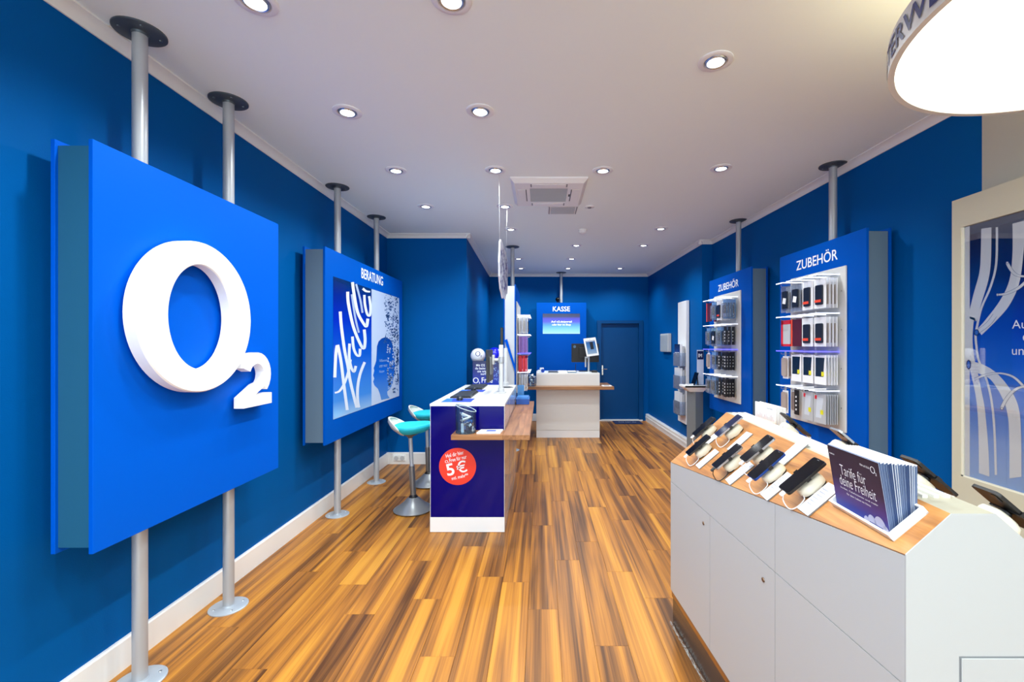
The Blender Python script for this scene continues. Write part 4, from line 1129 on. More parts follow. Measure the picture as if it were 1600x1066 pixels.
for i, (x0, x1, hh, m_, lb) in enumerate(((0.13, 0.30, 0.022, M_grey, 'dark folder lying on the till counter'), (0.31, 0.46, 0.03, M_paper, 'white paper stack on the till counter'), (0.47, 0.62, 0.026, mat('folder_blue_grey', (96, 120, 140), 0.5), 'blue grey folder lying on the till counter'))):
    f = thing('document_stack', lb, 'documents', ((x0+x1)/2, 7.87, TZ), group='flat documents on the till counter')
    obj('sheets', MB().box(x0, x1, 7.76, 7.98, TZ, TZ+hh*0.7), m_, f); obj('top_sheet', MB().box(x0+0.004, x1-0.006, 7.765, 7.975, TZ+hh*0.7, TZ+hh), M_paper if i else M_black, f)
pe = thing('pen_holder', 'thin dark pen in holder on the till counter', 'pen', (0.62, 7.95, TZ))
obj('holder', MB().lathe([(0.02,0),(0.02,0.012),(0.006,0.03)], (0.62, 8.02, TZ), 12), M_black, pe, True); obj('pen', MB().tube([(0.62,8.02,TZ+0.02),(0.628,8.02,TZ+0.15)], 0.006, 8), M_black, pe)
# tablet on pole
tb = thing('tablet_stand', 'white framed tablet on a steel pole on the till counter', 'tablet', (0.84, 7.92, TZ))
obj('foot', MB().lathe([(0,0),(0.07,0),(0.07,0.006),(0.02,0.012),(0.018,0.02)], (0.845, 7.90, TZ), 28), M_lgrey, tb, True)
obj('pole', MB().tube([(0.845,7.90,TZ+0.01),(0.845,7.90,1.45)], 0.018, 16), M_steel, tb, True)
Mt = Matrix.Translation((0.885, 7.86, 1.565)) @ Matrix.Rotation(R(-7), 4, 'Y') @ Matrix.Rotation(R(14), 4, 'Z') @ Matrix.Rotation(R(-12), 4, 'X')
b = MB().slab([(x, 0, z) for x, z in rrect(0, 0, 0.225, 0.325, 0.008)], (0, 0.014, 0)); b.rot(Mt); hs = obj('frame', b, M_white, tb)
b = MB().box(-0.087, 0.087, -0.002, 0, -0.125, 0.115); b.rot(Mt); ss = obj('screen', b, gradient('tablet_glow', [(0.0,(190,220,250)),(0.5,(90,160,236)),(1.0,(40,100,190))], 0, 1, 0.2, emit=0.5), hs)
b = MB().slab([(x, -0.0035, z) for x, z in rrect(0.012, 0.02, 0.06, 0.13, 0.008)], (0, 0.0014, 0)); b.rot(Mt); obj('phone_picture', b, mat('picture_dark', (14, 24, 40), 0.3), hs)
b = MB().box(-0.08, 0.08, -0.003, -0.002, 0.096, 0.108); b.rot(Mt); obj('status_bar', b, M_lgrey, hs)
b = MB().lathe([(0.0,-0.001),(0.006,-0.001),(0.006,0.001)], (0,-0.001,0.138), 12, axis=1); b.rot(Mt); obj('home_dot', b, M_grey, hs)
# till monitor from the back
mo = thing('till_monitor', 'black till monitor seen from behind', 'monitor', (0.82, 8.2, TZ))
b = MB().rbox(-0.255, 0.255, -0.012, 0.012, -0.17, 0.17, 0.004); Mm = Matrix.Translation((0.815, 8.22, 1.452)) @ Matrix.Rotation(R(6), 4, 'Z'); b.rot(Mm); obj('housing', b, M_black, mo)
b = MB().rbox(-0.12, 0.12, -0.035, -0.012, -0.08, 0.10, 0.008); b.rot(Mm); obj('rear_cover', b, mat('black_soft', (26, 26, 28), 0.5), mo)
b = MB().lathe([(0.0,-0.002),(0.026,-0.002),(0.026,0.0)], (-0.20, -0.013, 0.115), 20, axis=1); b.rot(Mm); obj('maker_badge', b, mat('badge_blue_grey', (70, 100, 130), 0.3), mo)
b = MB().box(-0.012, 0.012, -0.034, -0.014, -0.26, -0.1).box(-0.015, 0.06, -0.039, -0.034, -0.095, -0.07); b.rot(Mm); obj('stand_neck', b, M_lgrey, mo)
obj('stand_foot', MB().rbox(0.70, 0.93, 8.15, 8.33, TZ, TZ+0.012, 0.004), M_black, mo)
ct = thing('card_terminal', 'small black card terminal beside the tablet pole', 'card terminal', (0.95, 7.88, TZ))
obj('body', MB().rbox(0.895, 0.99, 7.82, 7.94, TZ, TZ+0.035, 0.008), M_black, ct); obj('display', MB().box(0.91, 0.975, 7.90, 7.93, TZ+0.035, TZ+0.0365), M_grey, ct)
# door mat
dm = thing('door_mat', 'dark navy door mat with white lettering before the rear door', 'mat', (1.78, 9.2, 0))
mm = obj('pile', MB().rbox(1.50, 2.06, 9.02, 9.37, 0.0, 0.012, 0.004), mat('mat_navy', (20, 40, 84), 0.9), dm)
m = MB()
for k, s_ in enumerate(('O2',)): letters(m, 'O2 can do', (1.78, 9.17, 0.0126), (1,0,0), (0,1,0), width=0.36, height=0.09, align='c', bold=0.01)
obj('mat_print', m, mat('mat_print_grey', (150, 160, 180), 0.8), mm)

# ------------------------------------------------------------------ right rear: brochure column, wall box, pedestal
bc = thing('brochure_column', 'tall white wall strip with three leaflet pockets', 'leaflet rack', (2.26, 7.1, 0.37))
obj('strip', MB().rbox(2.235, 2.283, 6.89, 7.30, 0.37, 2.285, 0.003, 1), M_whitem, bc)
rg = random.Random(4)
for k, (z0, z1, txt) in enumerate(((1.275, 1.61, 'dark'), (0.92, 1.24, 'blue'), (0.52, 0.86, 'pale'))):
    pk = obj('leaflet_pocket', MB().box(2.135, 2.14, 6.90, 7.22, z0-0.01, z0+0.2).box(2.14, 2.235, 6.90, 6.905, z0-0.01, z0+0.2).box(2.14, 2.235, 7.215, 7.22, z0-0.01, z0+0.2).box(2.14, 2.235, 6.905, 7.215, z0-0.01, z0-0.005), M_acryl, bc)
    lf = thing('leaflet_bundle', {'dark': 'dark topped leaflets in the top pocket of the wall strip', 'blue': 'pale leaflets with blue lower half in middle wall pocket', 'pale': 'white leaflets in the lowest pocket of the wall strip'}[txt], 'leaflets', (2.18, 7.06, z0), group='leaflets in the wall strip')
    obj('paper_block', MB().box(2.15, 2.19, 6.925, 7.195, z0, z1), M_paper, lf)
    obj('second_block', MB().box(2.195, 2.22, 6.915, 7.205, z0, z1-0.03), M_lgrey, lf)
    cov = {'dark': gradient('cover_dark', [(0.0,(120,160,215)),(0.35,(150,180,220)),(0.6,(40,70,140)),(1.0,(16,26,60))], 0, 1), 'blue': gradient('cover_blue', [(0.0,(110,150,205)),(0.45,(170,190,215)),(1.0,(226,228,232))], 0, 1), 'pale': mat('cover_pale', (214, 218, 224), 0.4)}[txt]
    cv = obj('cover', MB().box(2.147, 2.15, 6.925, 7.195, z0, z1), cov, lf)
    if txt == 'dark': obj('cover_print', letters(MB(), 'FREI', (2.1465, 7.17, z0+0.14), (0,-1,0), (0,0,1), width=0.22, height=0.07, bold=0.02), M_txt, cv)
    if txt == 'pale': obj('cover_print', MB().box(2.146, 2.147, 6.95, 7.17, z0+0.08, z0+0.2), mat('cover_grey', (150, 158, 170), 0.5), cv)
wbx = thing('wall_louvre_box', 'pale grey louvred box on the blue rear side wall', 'wall box', (2.25, 8.06, 1.47))
obj('case', MB().rbox(2.215, 2.276, 7.81, 8.31, 1.475, 1.80, 0.006), M_lgrey, wbx)
p0 = None
for k in range(12):
    zz = 1.495 + 0.024*k
    if p0 is None: p0 = obj('louvre', MB().box(2.209, 2.215, 7.83, 8.29, zz, zz+0.014), mat('louvre_grey', (168, 180, 190), 0.5), wbx)
    else: q = p0.copy(); COL.objects.link(q); q.location = p0.location + Vector((0,0,0.024*k))
# pedestal table
pdx, pdy = 2.10, 6.12
pd = thing('pedestal_table', 'white topped pedestal with grey square column beside the accessory board', 'pedestal', (pdx, pdy, 0))
m = MB()
top = [(-0.17,-0.13),(0.14,-0.13),(0.14,0.13),(-0.17,0.13)]; bot = [(-0.09,-0.08),(0.09,-0.08),(0.09,0.08),(-0.09,0.08)]
zt_ = 1.05
m.add([(pdx+x, pdy+y, zt_) for x, y in top] + [(pdx+x, pdy+y, zt_-0.022) for x, y in top] + [(pdx+x, pdy+y, zt_-0.085) for x, y in bot],
      [(0,1,2,3),(4,0,3,7),(5,4,0,1)[::-1],(1,2,6,5),(2,3,7,6),(4,5,9,8),(5,6,10,9),(6,7,11,10),(7,4,8,11),(8,9,10,11),(0,1,5,4)])
obj('table_top', m, M_whitem, pd)
Mc = Matrix.Translation((pdx+0.005, pdy, 0)) @ Matrix.Rotation(R(30), 4, 'Z')
b = MB().box(-0.075, 0.075, -0.075, 0.075, 0.01, zt_-0.085); b.rot(Mc); obj('column', b, mat('pedestal_grey', (126, 132, 136), 0.4, 0.2), pd)
b = MB().rbox(-0.13, 0.13, -0.13, 0.13, 0, 0.012, 0.004, 1); b.rot(Mc); obj('floor_plate', b, M_steel, pd)
sg = thing('acrylic_sign', 'upright acrylic sign holder with dark header on the pedestal', 'sign', (pdx+0.10, pdy+0.02, zt_))
obj('sheet', MB().box(pdx+0.045, pdx+0.135, pdy+0.03, pdy+0.036, zt_, 1.53), mat('sheet_pale', (214, 222, 238), 0.2), sg)
hd = obj('dark_header', MB().box(pdx+0.048, pdx+0.132, pdy+0.027, pdy+0.03, 1.40, 1.515), M_navy, sg)
obj('header_print', letters(MB(), 'IM', (pdx+0.062, pdy+0.0255, 1.43), (1,0,0), (0,0,1), width=0.05, height=0.05, bold=0.02), M_txt, hd)
obj('base', MB().box(pdx+0.03, pdx+0.138, pdy-0.03, pdy+0.06, zt_, zt_+0.006), M_acryl, sg)
tn = thing('tilted_tablet', 'dark tilted tablet standing on the pedestal top', 'tablet', (pdx-0.0, pdy, zt_))
obj('slab', MB().slab([(pdx-0.02,pdy-0.07,zt_+0.004),(pdx-0.02,pdy+0.07,zt_+0.004),(pdx+0.035,pdy+0.07,zt_+0.17),(pdx+0.035,pdy-0.07,zt_+0.17)], (-0.008,0,0.003)), M_blackg, tn)
obj('prop', MB().slab([(pdx+0.03,pdy-0.02,zt_+0.14),(pdx+0.03,pdy+0.02,zt_+0.14),(pdx+0.044,pdy+0.02,zt_),(pdx+0.044,pdy-0.02,zt_)], (0.004,0,0)), M_black, tn)
for k in range(5):
    gx = pdx-0.14+0.022*k
    g = thing('giveaway_tin', 'small white giveaway tin in the row on the pedestal', 'tin', (gx, pdy-0.08, zt_), group='white tins on the pedestal')
    obj('can', MB().lathe([(0,0),(0.009,0),(0.009,0.02),(0,0.02)], (gx, pdy-0.08, zt_), 12), M_paper, g); obj('lid', MB().lathe([(0.0095,0.02),(0.0095,0.026),(0,0.027)], (gx, pdy-0.08, zt_), 12), M_lgrey, g)

# ------------------------------------------------------------------ framed poster on the beige wall
FX = 2.45
fpn = thing('framed_poster', 'large beige framed panel with blue and white tube artwork', 'poster', (FX, 2.0, 0.4))
ya, yb = 0.9, 2.67; za, zb = 0.35, 2.455
pya, pyb, pza, pzb = 1.25, 2.615, 0.835, 2.285
fm = MB()
fm.box(FX, FX+0.13, pyb, yb, za, zb).box(FX, FX+0.13, ya, pya, za, zb).box(FX, FX+0.13, pya, pyb, pzb, zb).box(FX, FX+0.13, pya, pyb, za, pza).box(FX+0.03, FX+0.13, pya, pyb, pza, pzb)
obj('panel_frame', fm, M_beige, fpn)
pp = obj('poster_print', MB().box(FX+0.014, FX+0.03, pya+0.001, pyb-0.001, pza+0.001, pzb-0.001), gradient('tube_poster_blue', [(0.0,(146,180,224)),(0.25,(84,138,216)),(0.45,(24,92,206)),(0.6,(8,50,168)),(0.78,(12,24,92)),(1.0,(22,26,44))], 0, 1, 0.15), fpn)
obj('rail', MB().box(FX+0.004, FX+0.014, pyb-0.012, pyb, pza, pzb).box(FX+0.004, FX+0.014, pya, pya+0.012, pza, pzb).box(FX+0.004, FX+0.014, pya, pyb, pza, pza+0.008), mat('rail_cream', (226, 222, 204), 0.4), fpn)
def Q2(px, py, off):
    X = FX + 0.0135 - off; return PX(px, py, X)
a6 = lambda x, y: (1460+0.2439*x, 260+0.2439*y)
a7 = lambda x, y: (1460+0.2817*x, 500+0.2817*y)
M_band = mat('band_white', (230, 230, 226), 0.25); M_edge = mat('tube_outline', (16, 30, 90), 0.3)
def band(lft, rgt, name, off, m_=M_band):
    """white band between a left and a right run of picture points"""
    L_ = strip(lft, 0, 0); R_ = strip(rgt, 0, 0); n = min(len(L_), len(R_)); m = MB()
    vs = []
    for i in range(n):
        vs.append(Q2(*L_[i], off)); vs.append(Q2(*R_[i], off))
    return obj(name, m.add(vs, [(2*i, 2*i+1, 2*i+3, 2*i+2) for i in range(n-1)]), m_, pp)
def bandw(pts, wid, name, off, m_=M_band):
    L_ = [(x-wid/2, y) for x, y in pts]; R_ = [(x+wid/2, y) for x, y in pts]; return band(L_, R_, name, off, m_)
def clipy(pts):
    out = []
    for x, y in pts: out.append((x, max(357-(x-1500)*0.26, min(741+(x-1500)*0.30, y))))
    return out
obj('white_margin', MB().box(FX+0.0128, FX+0.0134, pyb-0.042, pyb-0.012, pza+0.01, pzb-0.002), M_band, pp)
band(clipy([a6(300,400), a6(297,550), a6(288,680), a6(250,820), a6(215,960), a7(178,-20), a7(170,60), a7(172,130), a7(180,215), a7(200,290), a7(225,400), a7(240,520), a7(246,700), a7(247,850)]),
     clipy([a6(365,390), a6(362,600), a6(345,730), a6(300,880), a6(270,990), a7(222,-10), a7(213,60), a7(212,130), a7(222,215), a7(240,290), a7(262,400), a7(280,500), a7(298,700), a7(305,870)]), 'art_band', 0.0006)
bandw(clipy([a6(400,390), a6(396,620), a6(360,770), a6(300,910), a6(270,1040), a7(228,80), a7(232,140), a7(246,225), a7(285,320), a7(315,440), a7(332,600), a7(341,860)]), 3.6, 'art_band', 0.0008)
band(clipy([a6(500,368), a6(500,560), a6(480,730), a6(420,860), a6(330,980), a7(236,54)]), clipy([a6(585,345), a6(566,600), a6(540,760), a6(480,890), a6(400,985), a7(262,84)]), 'art_band', 0.0010)
band([a7(196,228), a7(270,248), a7(350,300), a7(430,400), a7(470,500), a7(480,640), a7(482,870)], [a7(190,275), a7(240,295), a7(310,330), a7(370,420), a7(405,520), a7(415,660), a7(416,880)], 'art_band', 0.0012)
bandw([a6(574,345), a6(590,330)], 2, 'art_band', 0.0006)
def tube_stroke(pts, wpx, off):
    ribbon(pts, wpx+1.2, off, 'tube_outline', M_edge, pp, Q2); ribbon(pts, wpx, off+0.0002, 'tube_stroke', M_band, pp, Q2)
tube_stroke([a7(222,330), a7(275,308), a7(340,296), a7(400,302), a7(450,325), a7(505,380)], 4.2, 0.0014)
tube_stroke([a7(372,492), a7(395,445), a7(430,402), a7(465,378), a7(505,368)], 5.0, 0.0018)
tube_stroke([a6(466,618), a6(485,655), a6(515,690), a6(550,703), a6(590,705)], 5.0, 0.0014)
tube_stroke([a6(403,823), a6(450,818), a6(500,800), a6(545,775), a6(590,735)], 5.0, 0.0016)
tube_stroke([a7(232,72), a7(270,45), a7(305,15), a7(335,-25)], 7.0, 0.0014)
def ell(cx, cy, rx, ry, off, m_, nm):
    obj(nm, MB().poly([Q2(cx+rx*math.cos(2*PI*k/20), cy+ry*math.sin(2*PI*k/20), off) for k in range(20)]), m_, pp)
for (x, y, rx, ry) in ((a7(190,248)+(3.8,7.6)), (a7(233,70)+(4.2,5.0)), (a7(374,492)+(2.8,2.2)), (a6(403,823)+(1.8,2.8)), (a6(467,617)+(2.6,2.0))):
    ell(x, y, rx, ry, 0.0022, M_edge, 'tube_end'); ell(x, y, rx*0.62, ry*0.72, 0.0024, mat('tube_hole', (60, 110, 200), 0.3) if rx > 3 else M_band, 'tube_mouth')
m = MB()
for s_, (x, y), hh in (('Auf', a6(497,1040), 0.045), ('c', a7(490,118), 0.035), ('und', a7(430,193), 0.045)):
    letters(m, s_, Q2(x, y, 0.0022), (0,-1,0), (0,0,1), height=hh, align='l')
obj('lettering', m, M_txt, pp)
obj('glass_pane', MB().box(FX+0.0078, FX+0.0088, pya+0.001, pyb-0.001, pza+0.001, pzb-0.001), clear('poster_glass', (252, 253, 255), 0.0, 0.02, 0.35), fpn)

# ------------------------------------------------------------------ phone counter in front
A0 = Vector((0.748, 2.58, 0)); A1 = Vector((0.838, 1.028, 0))          # camera-side foot line
RZ = 1.2115
Ra = Vector((1.069, 2.58, RZ)); Rb = Vector((0.943, 1.028, RZ))         # ridge edge
Sa = Vector((1.180, 2.58, RZ)); Sb = Vector((1.045, 1.028, RZ))
zA0, zA1 = 0.926, 1.118
def mir(p, far_): # mirror across the counter's centre line
    c0 = (Ra+Sa)/2; c1 = (Rb+Sb)/2
    k = (p.y-c1.y)/(c0.y-c1.y); cx = c1.x + (c0.x-c1.x)*k
    return Vector((2*cx-p.x, p.y, p.z))
F0 = Vector((A0.x, A0.y, zA0)); F1 = Vector((A1.x, A1.y, zA1))
G0 = mir(F0, 1); G1 = mir(F1, 0)
ZBt = 0.193
pc = thing('phone_counter', 'white gabled phone counter with wooden sloping top and cupboard doors', 'counter', ((A0.x+A1.x)/2+0.2, 1.8, 0))
M_ctr = mat('counter_white', (180, 183, 184), 0.4)
inset = Vector((0.019, 0, 0))
# carcass: gable body slightly behind the doors
def at(p, z): return Vector((p.x, p.y, z))
ins = 0.019
core = MB()
f0, f1 = F0 + Vector((ins,-0.001,-0.02)), F1 + Vector((ins,0.02,-0.02)); g0, g1 = G0 + Vector((-ins,-0.001,-0.02)), G1 + Vector((-ins,0.02,-0.02))
r0, r1 = Ra + Vector((0,-0.001,-0.02)), Rb + Vector((0,0.02,-0.02)); s0, s1 = Sa + Vector((0,-0.001,-0.02)), Sb + Vector((0,0.02,-0.02))
near_l = [at(f1, ZBt), f1, r1, s1, g1, at(g1, ZBt)]; far_l = [at(f0, ZBt), f0, r0, s0, g0, at(g0, ZBt)]
core.add(near_l + far_l, [tuple(range(6)), tuple(range(6,12))[::-1]] + [(i, (i+1)%6, (i+1)%6+6, i+6) for i in range(6)])
obj('carcass', core, M_ctr, pc)
# near end panel (faces the camera), with its own small door
endp = [at(A1, ZBt), F1, Rb, Sb, G1, at(G1, ZBt)]
ep = obj('end_panel', MB().slab(endp, (0, 0.003, 0)), M_ctr, pc)
obj('end_door', MB().rbox(0.963, G1.x-0.03, A1.y-0.004, A1.y-0.0005, ZBt+0.02, 0.882, 0.001, 1), M_ctr, pc)
obj('end_door_joint', MB().box(0.960, G1.x-0.027, A1.y-0.0008, A1.y-0.0002, ZBt+0.017, 0.885), M_grey, pc)
ef = [at(A0, ZBt), F0, Ra, Sa, G0, at(G0, ZBt)]
obj('end_panel', MB().slab(ef, (0, -0.0008, 0)), M_ctr, pc)
# doors and upper panels along both long sides
def face_pt(a, b, q, z): p = a.lerp(b, q); return Vector((p.x, p.y, z))
def long_side(a, b, za_, zb_, sgn, locks):
    d_ = (b-a).normalized(); nrm = Vector((sgn, 0, 0))*0.019; g = 0.0016
    zl = 0.815
    for k in range(3):
        q0 = k/3 + g/1.55; q1 = (k+1)/3 - g/1.55
        if k == 0: q0 = 0.0
        if k == 2: q1 = 1 - 0.0022
        dr = obj('cupboard_door', MB().slab([face_pt(a,b,q0,ZBt), face_pt(a,b,q1,ZBt), face_pt(a,b,q1,zl-g), face_pt(a,b,q0,zl-g)], nrm), M_ctr, pc)
        if locks and k < 2:
            qq = (2.58-(2.13, 1.617)[k])/1.552; c_ = face_pt(a, b, qq, 0.752)
            obj('lock', MB().lathe([(0.0,-0.004),(0.007,-0.004),(0.0085,-0.002),(0.0085,0.002)], c_, 16, axis=0), mat('lock_bronze', (120, 100, 84), 0.3, 0.8), dr, True)
    for (q0, q1) in ((0.0, 2/3-0.0008), (2/3+0.0008, 1-0.0022)):
        zz = lambda q: za_ + (zb_-za_)*q - 0.004
        obj('upper_panel', MB().slab([face_pt(a,b,q0,zl+g), face_pt(a,b,q1,zl+g), face_pt(a,b,q1,zz(q1)), face_pt(a,b,q0,zz(q0))], nrm), M_ctr, pc)
long_side(A0, A1, zA0, zA1, 1, True)
long_side(Vector((G0.x, G0.y, 0)), Vector((G1.x, G1.y, 0)), zA0, zA1, -1, False)
# sloping wooden tops
def top_plane(f0, f1, r0, r1, name):
    n = (f1-f0).cross(r0-f0).normalized()
    if n.z < 0: n = -n
    m = MB().slab([f0 - n*0.018, f1 - n*0.018 + Vector((0,0.003,0)), r1 - n*0.018 + Vector((0,0.003,0)), r0 - n*0.018], n*0.018)
    return obj(name, m, M_wood_top, pc), n
_, N1 = top_plane(F0, F1, Ra, Rb, 'sloping_wood_top'); _, N2 = top_plane(G0, G1, Sa, Sb, 'sloping_wood_top')
# flat light ridge with two long slots
rd = obj('ridge_board', MB().slab([Ra - Vector((0,0,0.018)), Rb - Vector((0,-0.003,0.018)), Sb - Vector((0,-0.003,0.018)), Sa - Vector((0,0,0.018))], (0,0,0.018)), mat('ridge_white', (184, 182, 164), 0.4), pc)
M_slot = mat('ridge_slot_lit', (236, 234, 214), 0.6)
for q in (0.16, 0.44, 0.72):
    i0, i1 = 0.03, 0.93
    pa = lambda tt, qq: (Ra.lerp(Rb, tt)).lerp(Sa.lerp(Sb, tt), qq) + Vector((0,0,0.0))
    ribp = [pa(i0, q), pa(i1, q), pa(i1, q+0.13), pa(i0, q+0.13)]
    obj('ridge_rib', MB().slab(ribp, (0,0,0.007)), mat('ridge_rib_white', (232, 232, 228), 0.4), rd)
# kick: wood strip, dark reflecting plinth, brush at the floor
kq0, kq1 = A0 + Vector((0.006, 0, 0)), A1 + Vector((0.006, 0, 0))
obj('plinth_strip', MB().slab([at(kq0,0.155), at(kq1,0.155), at(kq1,ZBt), at(kq0,ZBt)], (0.02,0,0)), wood('strip_wood', [(120,70,30),(170,110,50)], 1, 1.5, 20, 0.35, rnd=False), pc)
obj('kick_plinth', MB().prism([(kq0.x+0.004, kq0.y-0.01), (kq1.x+0.004, kq1.y+0.02), (G1.x-0.03, kq1.y+0.02), (G0.x-0.03, kq0.y-0.01)][::-1], 0.0, ZBt-0.001), mat('kick_dark', (92, 84, 80), 0.15, 0.6), pc)
rg = random.Random(8); m = MB()
for k in range(900):
    q = rg.random(); p = A0.lerp(A1, q); x = p.x + rg.uniform(-0.006, 0.006); y = p.y
    a = rg.uniform(0, 2*PI); l_ = rg.uniform(0.006, 0.016)
    b_ = Vector((x, y, 0.0005)); tpt = b_ + Vector((-abs(math.cos(a))*l_, math.sin(a)*l_, rg.uniform(0.004, 0.016))); wv = Vector((math.sin(a), math.cos(a), 0))*0.0012
    m.add([b_-wv, b_+wv, tpt], [(0,1,2)])
o_ = obj('floor_brush', m, mat('brush_pale', (206, 210, 208), 0.8), pc); o_['kind'] = 'stuff'

# ---- phones, mounts and cards on the slope
UP1 = (Ra-F0).normalized(); ROW = (Rb-Ra).normalized()
def on_slope(px, py, lift):
    """where the sight line through a picture point meets the slope raised by lift"""
    d_ = P(px, py, 1.0) - Vector((0,0,EYE)); o_ = Vector((0,0,EYE)); p0 = F0 + N1*lift
    k = (p0-o_).dot(N1)/d_.dot(N1); return o_ + d_*k
E_up = (UP1 - N1*UP1.dot(N1)).normalized(); E_row = ROW; E_up = (E_up - E_row*E_up.dot(E_row)).normalized()
BAS = Matrix((E_row, E_up, N1)).transposed().to_4x4()      # local x = along ridge (towards viewer), y = up the slope, z = off the slope
def slope_thing(name, label, cat, pos, group=None, spin=0.0, bas=BAS):
    t = thing(name, label, cat, (0,0,0), 0, group, local=True)
    t.matrix_basis = Matrix.Translation(pos) @ bas @ Matrix.Rotation(spin, 4, 'Z'); return t
LIFT = 0.05
def mount(pos, label, bas=BAS, cable_m=None, flip=1):
    t = slope_thing('phone_mount', label, 'phone mount', pos, 'phone mounts on the counter', bas=bas)
    m = MB(); n = 28; prof = [(0.94,0.0),(1.0,0.006),(1.0,0.020),(0.93,0.029),(0.72,0.035),(0.30,0.036)]; vs = []; fs = []
    for s_, h_ in prof:
        for k in range(n):
            a = 2*PI*k/n; c_, s2 = math.cos(a), math.sin(a)
            vs.append((0.031*s_*math.copysign(abs(c_)**0.75, c_), 0.047*s_*math.copysign(abs(s2)**0.75, s2), h_))
    for i in range(len(prof)-1):
        for k in range(n): fs.append((i*n+k, i*n+(k+1)%n, (i+1)*n+(k+1)%n, (i+1)*n+k))
    fs.append(tuple(range(n))[::-1]); fs.append(tuple((len(prof)-1)*n+k for k in range(n)))
    obj('puck', m.add(vs, fs), M_cream, t, True)
    obj('puck_foot', MB().prism(rrect(0, 0, 0.058, 0.088, 0.02), -0.0, 0.004), M_black, t)
    obj('neck', MB().lathe([(0.013,0.034),(0.013,0.044),(0.009,0.049),(0,0.049)], n=16), M_black, t, True)
    obj('clamp', MB().box(-0.041, 0.041, -0.006, 0.006, 0.047, 0.0495).box(-0.0415, -0.0395, -0.008, 0.008, 0.047, 0.059).box(0.0395, 0.0415, -0.008, 0.008, 0.047, 0.059), M_black, t)
    cm = cable_m or M_paper
    obj('charging_cable', MB().soft_tube([(0.006,-0.082,0.050),(0.004,-0.098,0.036),(0.010,-0.105,0.012),(0.022,-0.098,0.004),(0.030,-0.075,0.004),(0.026,-0.050,0.006),(0.016,-0.043,0.010)], 0.0019, 7), cm, t, True)
    obj('plug', MB().rbox(-0.003, 0.015, -0.096, -0.074, 0.0495, 0.0565, 0.002, 1), cm, t)
    return t
def phone(pos, label, bas=BAS, spin=0.0, w_=0.073, l_=0.152, rim=None, glass=None):
    t = slope_thing('smartphone', label, 'smartphone', pos, 'phones on the display counter', spin, bas)
    obj('body', MB().prism(rrect(0, 0, w_, l_, 0.010), 0.0, 0.0078), rim or M_black, t)
    sc_ = obj('screen', MB().prism(rrect(0, 0, w_-0.003, l_-0.003, 0.009), 0.0078, 0.0084), glass or M_blackg, t)
    obj('earpiece', MB().prism(rrect(0, l_/2-0.006, 0.012, 0.0014, 0.0006), 0.0084, 0.0086), M_grey, sc_)
    obj('camera_bump', MB().prism(rrect(-0.02, l_/2-0.02, 0.016, 0.026, 0.006), -0.0015, 0.0), M_blackg, t)
    return t
M_navyg = mat('navy_glass', (10, 22, 58), 0.10, spec=0.22)
M_silver = mat('silver_rim', (170, 176, 186), 0.25, 0.8)
M_bluerim = mat('blue_rim', (40, 80, 170), 0.25, 0.6)
# (phone px, py, look, rim, glass, length, label)
ph = [
 (1100.5, 667.5, M_black, M_blackg, 0.148, 'dark phone by the pedestal end, upper row'),
 (1139.0, 666.5, M_silver, M_navyg, 0.155, 'navy screened phone with silver edge high on the slope'),
 (1091.5, 696.5, M_black, M_blackg, 0.148, 'dark phone by the pedestal end, lower row'),
 (1137.0, 714.5, M_silver, M_blackg, 0.150, 'black phone with black cable, second in the lower row'),
 (1184.0, 702.5, M_silver, M_blackg, 0.152, 'black phone with silver edge in the middle of the slope'),
 (1198.0, 728.0, M_bluerim, M_blackg, 0.150, 'black phone with blue edge beside the silver edged one'),
 (1254.5, 745.0, M_black, M_blackg, 0.156, 'black phone closest to the brochure block')]
for k, (x, y, rim, gl, ln, lb) in enumerate(ph):
    top_ = on_slope(x, y, LIFT)
    q = phone(top_, lb, rim=rim, glass=gl, l_=ln, spin=R((2,-2,1,0,-1,2,0)[k]))
    mount(top_ - N1*(LIFT-0.0005) , 'cream puck mount under the ' + lb, cable_m=M_black if k == 3 else None)
cards = [(1112, 686.5), (1156, 691), (1105.5, 717.5), (1156, 739.5), (1236, 709.5), (1215.5, 760.5), (1279.5, 780.5)]
clab = ['rear upper phone', 'navy screened phone', 'rear lower phone', 'black cabled phone', 'silver edged phone', 'blue edged phone', 'phone beside the brochures']
for k, (x, y) in enumerate(cards):
    pos = on_slope(x, y, 0.0022)
    t = slope_thing('price_card', f'white price card lying by the {clab[k]}', 'card', pos - N1*0.0015, 'price cards on the counter', R((-4,3,0,-3,2,-2,0)[k]))
    obj('acrylic_base', MB().box(-0.033, 0.033, -0.064, 0.064, 0.0, 0.004), M_grey, t)
    pp_ = obj('card_paper', MB().box(-0.0325, 0.0325, -0.0635, 0.0635, 0.004, 0.0052), M_paper, t)
    m = MB(); o2(m, (0.020, 0.052, 0.0055), (0.7,-0.7,0), (0.7,0.7,0), 0.012)
    for r_ in range(6): m.box(-0.024+0.002*(r_%3), 0.012-0.004*(r_%2), 0.035-0.013*r_, 0.0365-0.013*r_, 0.0052, 0.0055)
    obj('card_print', m, mat('card_print_blue', (120, 136, 190), 0.5), pp_)

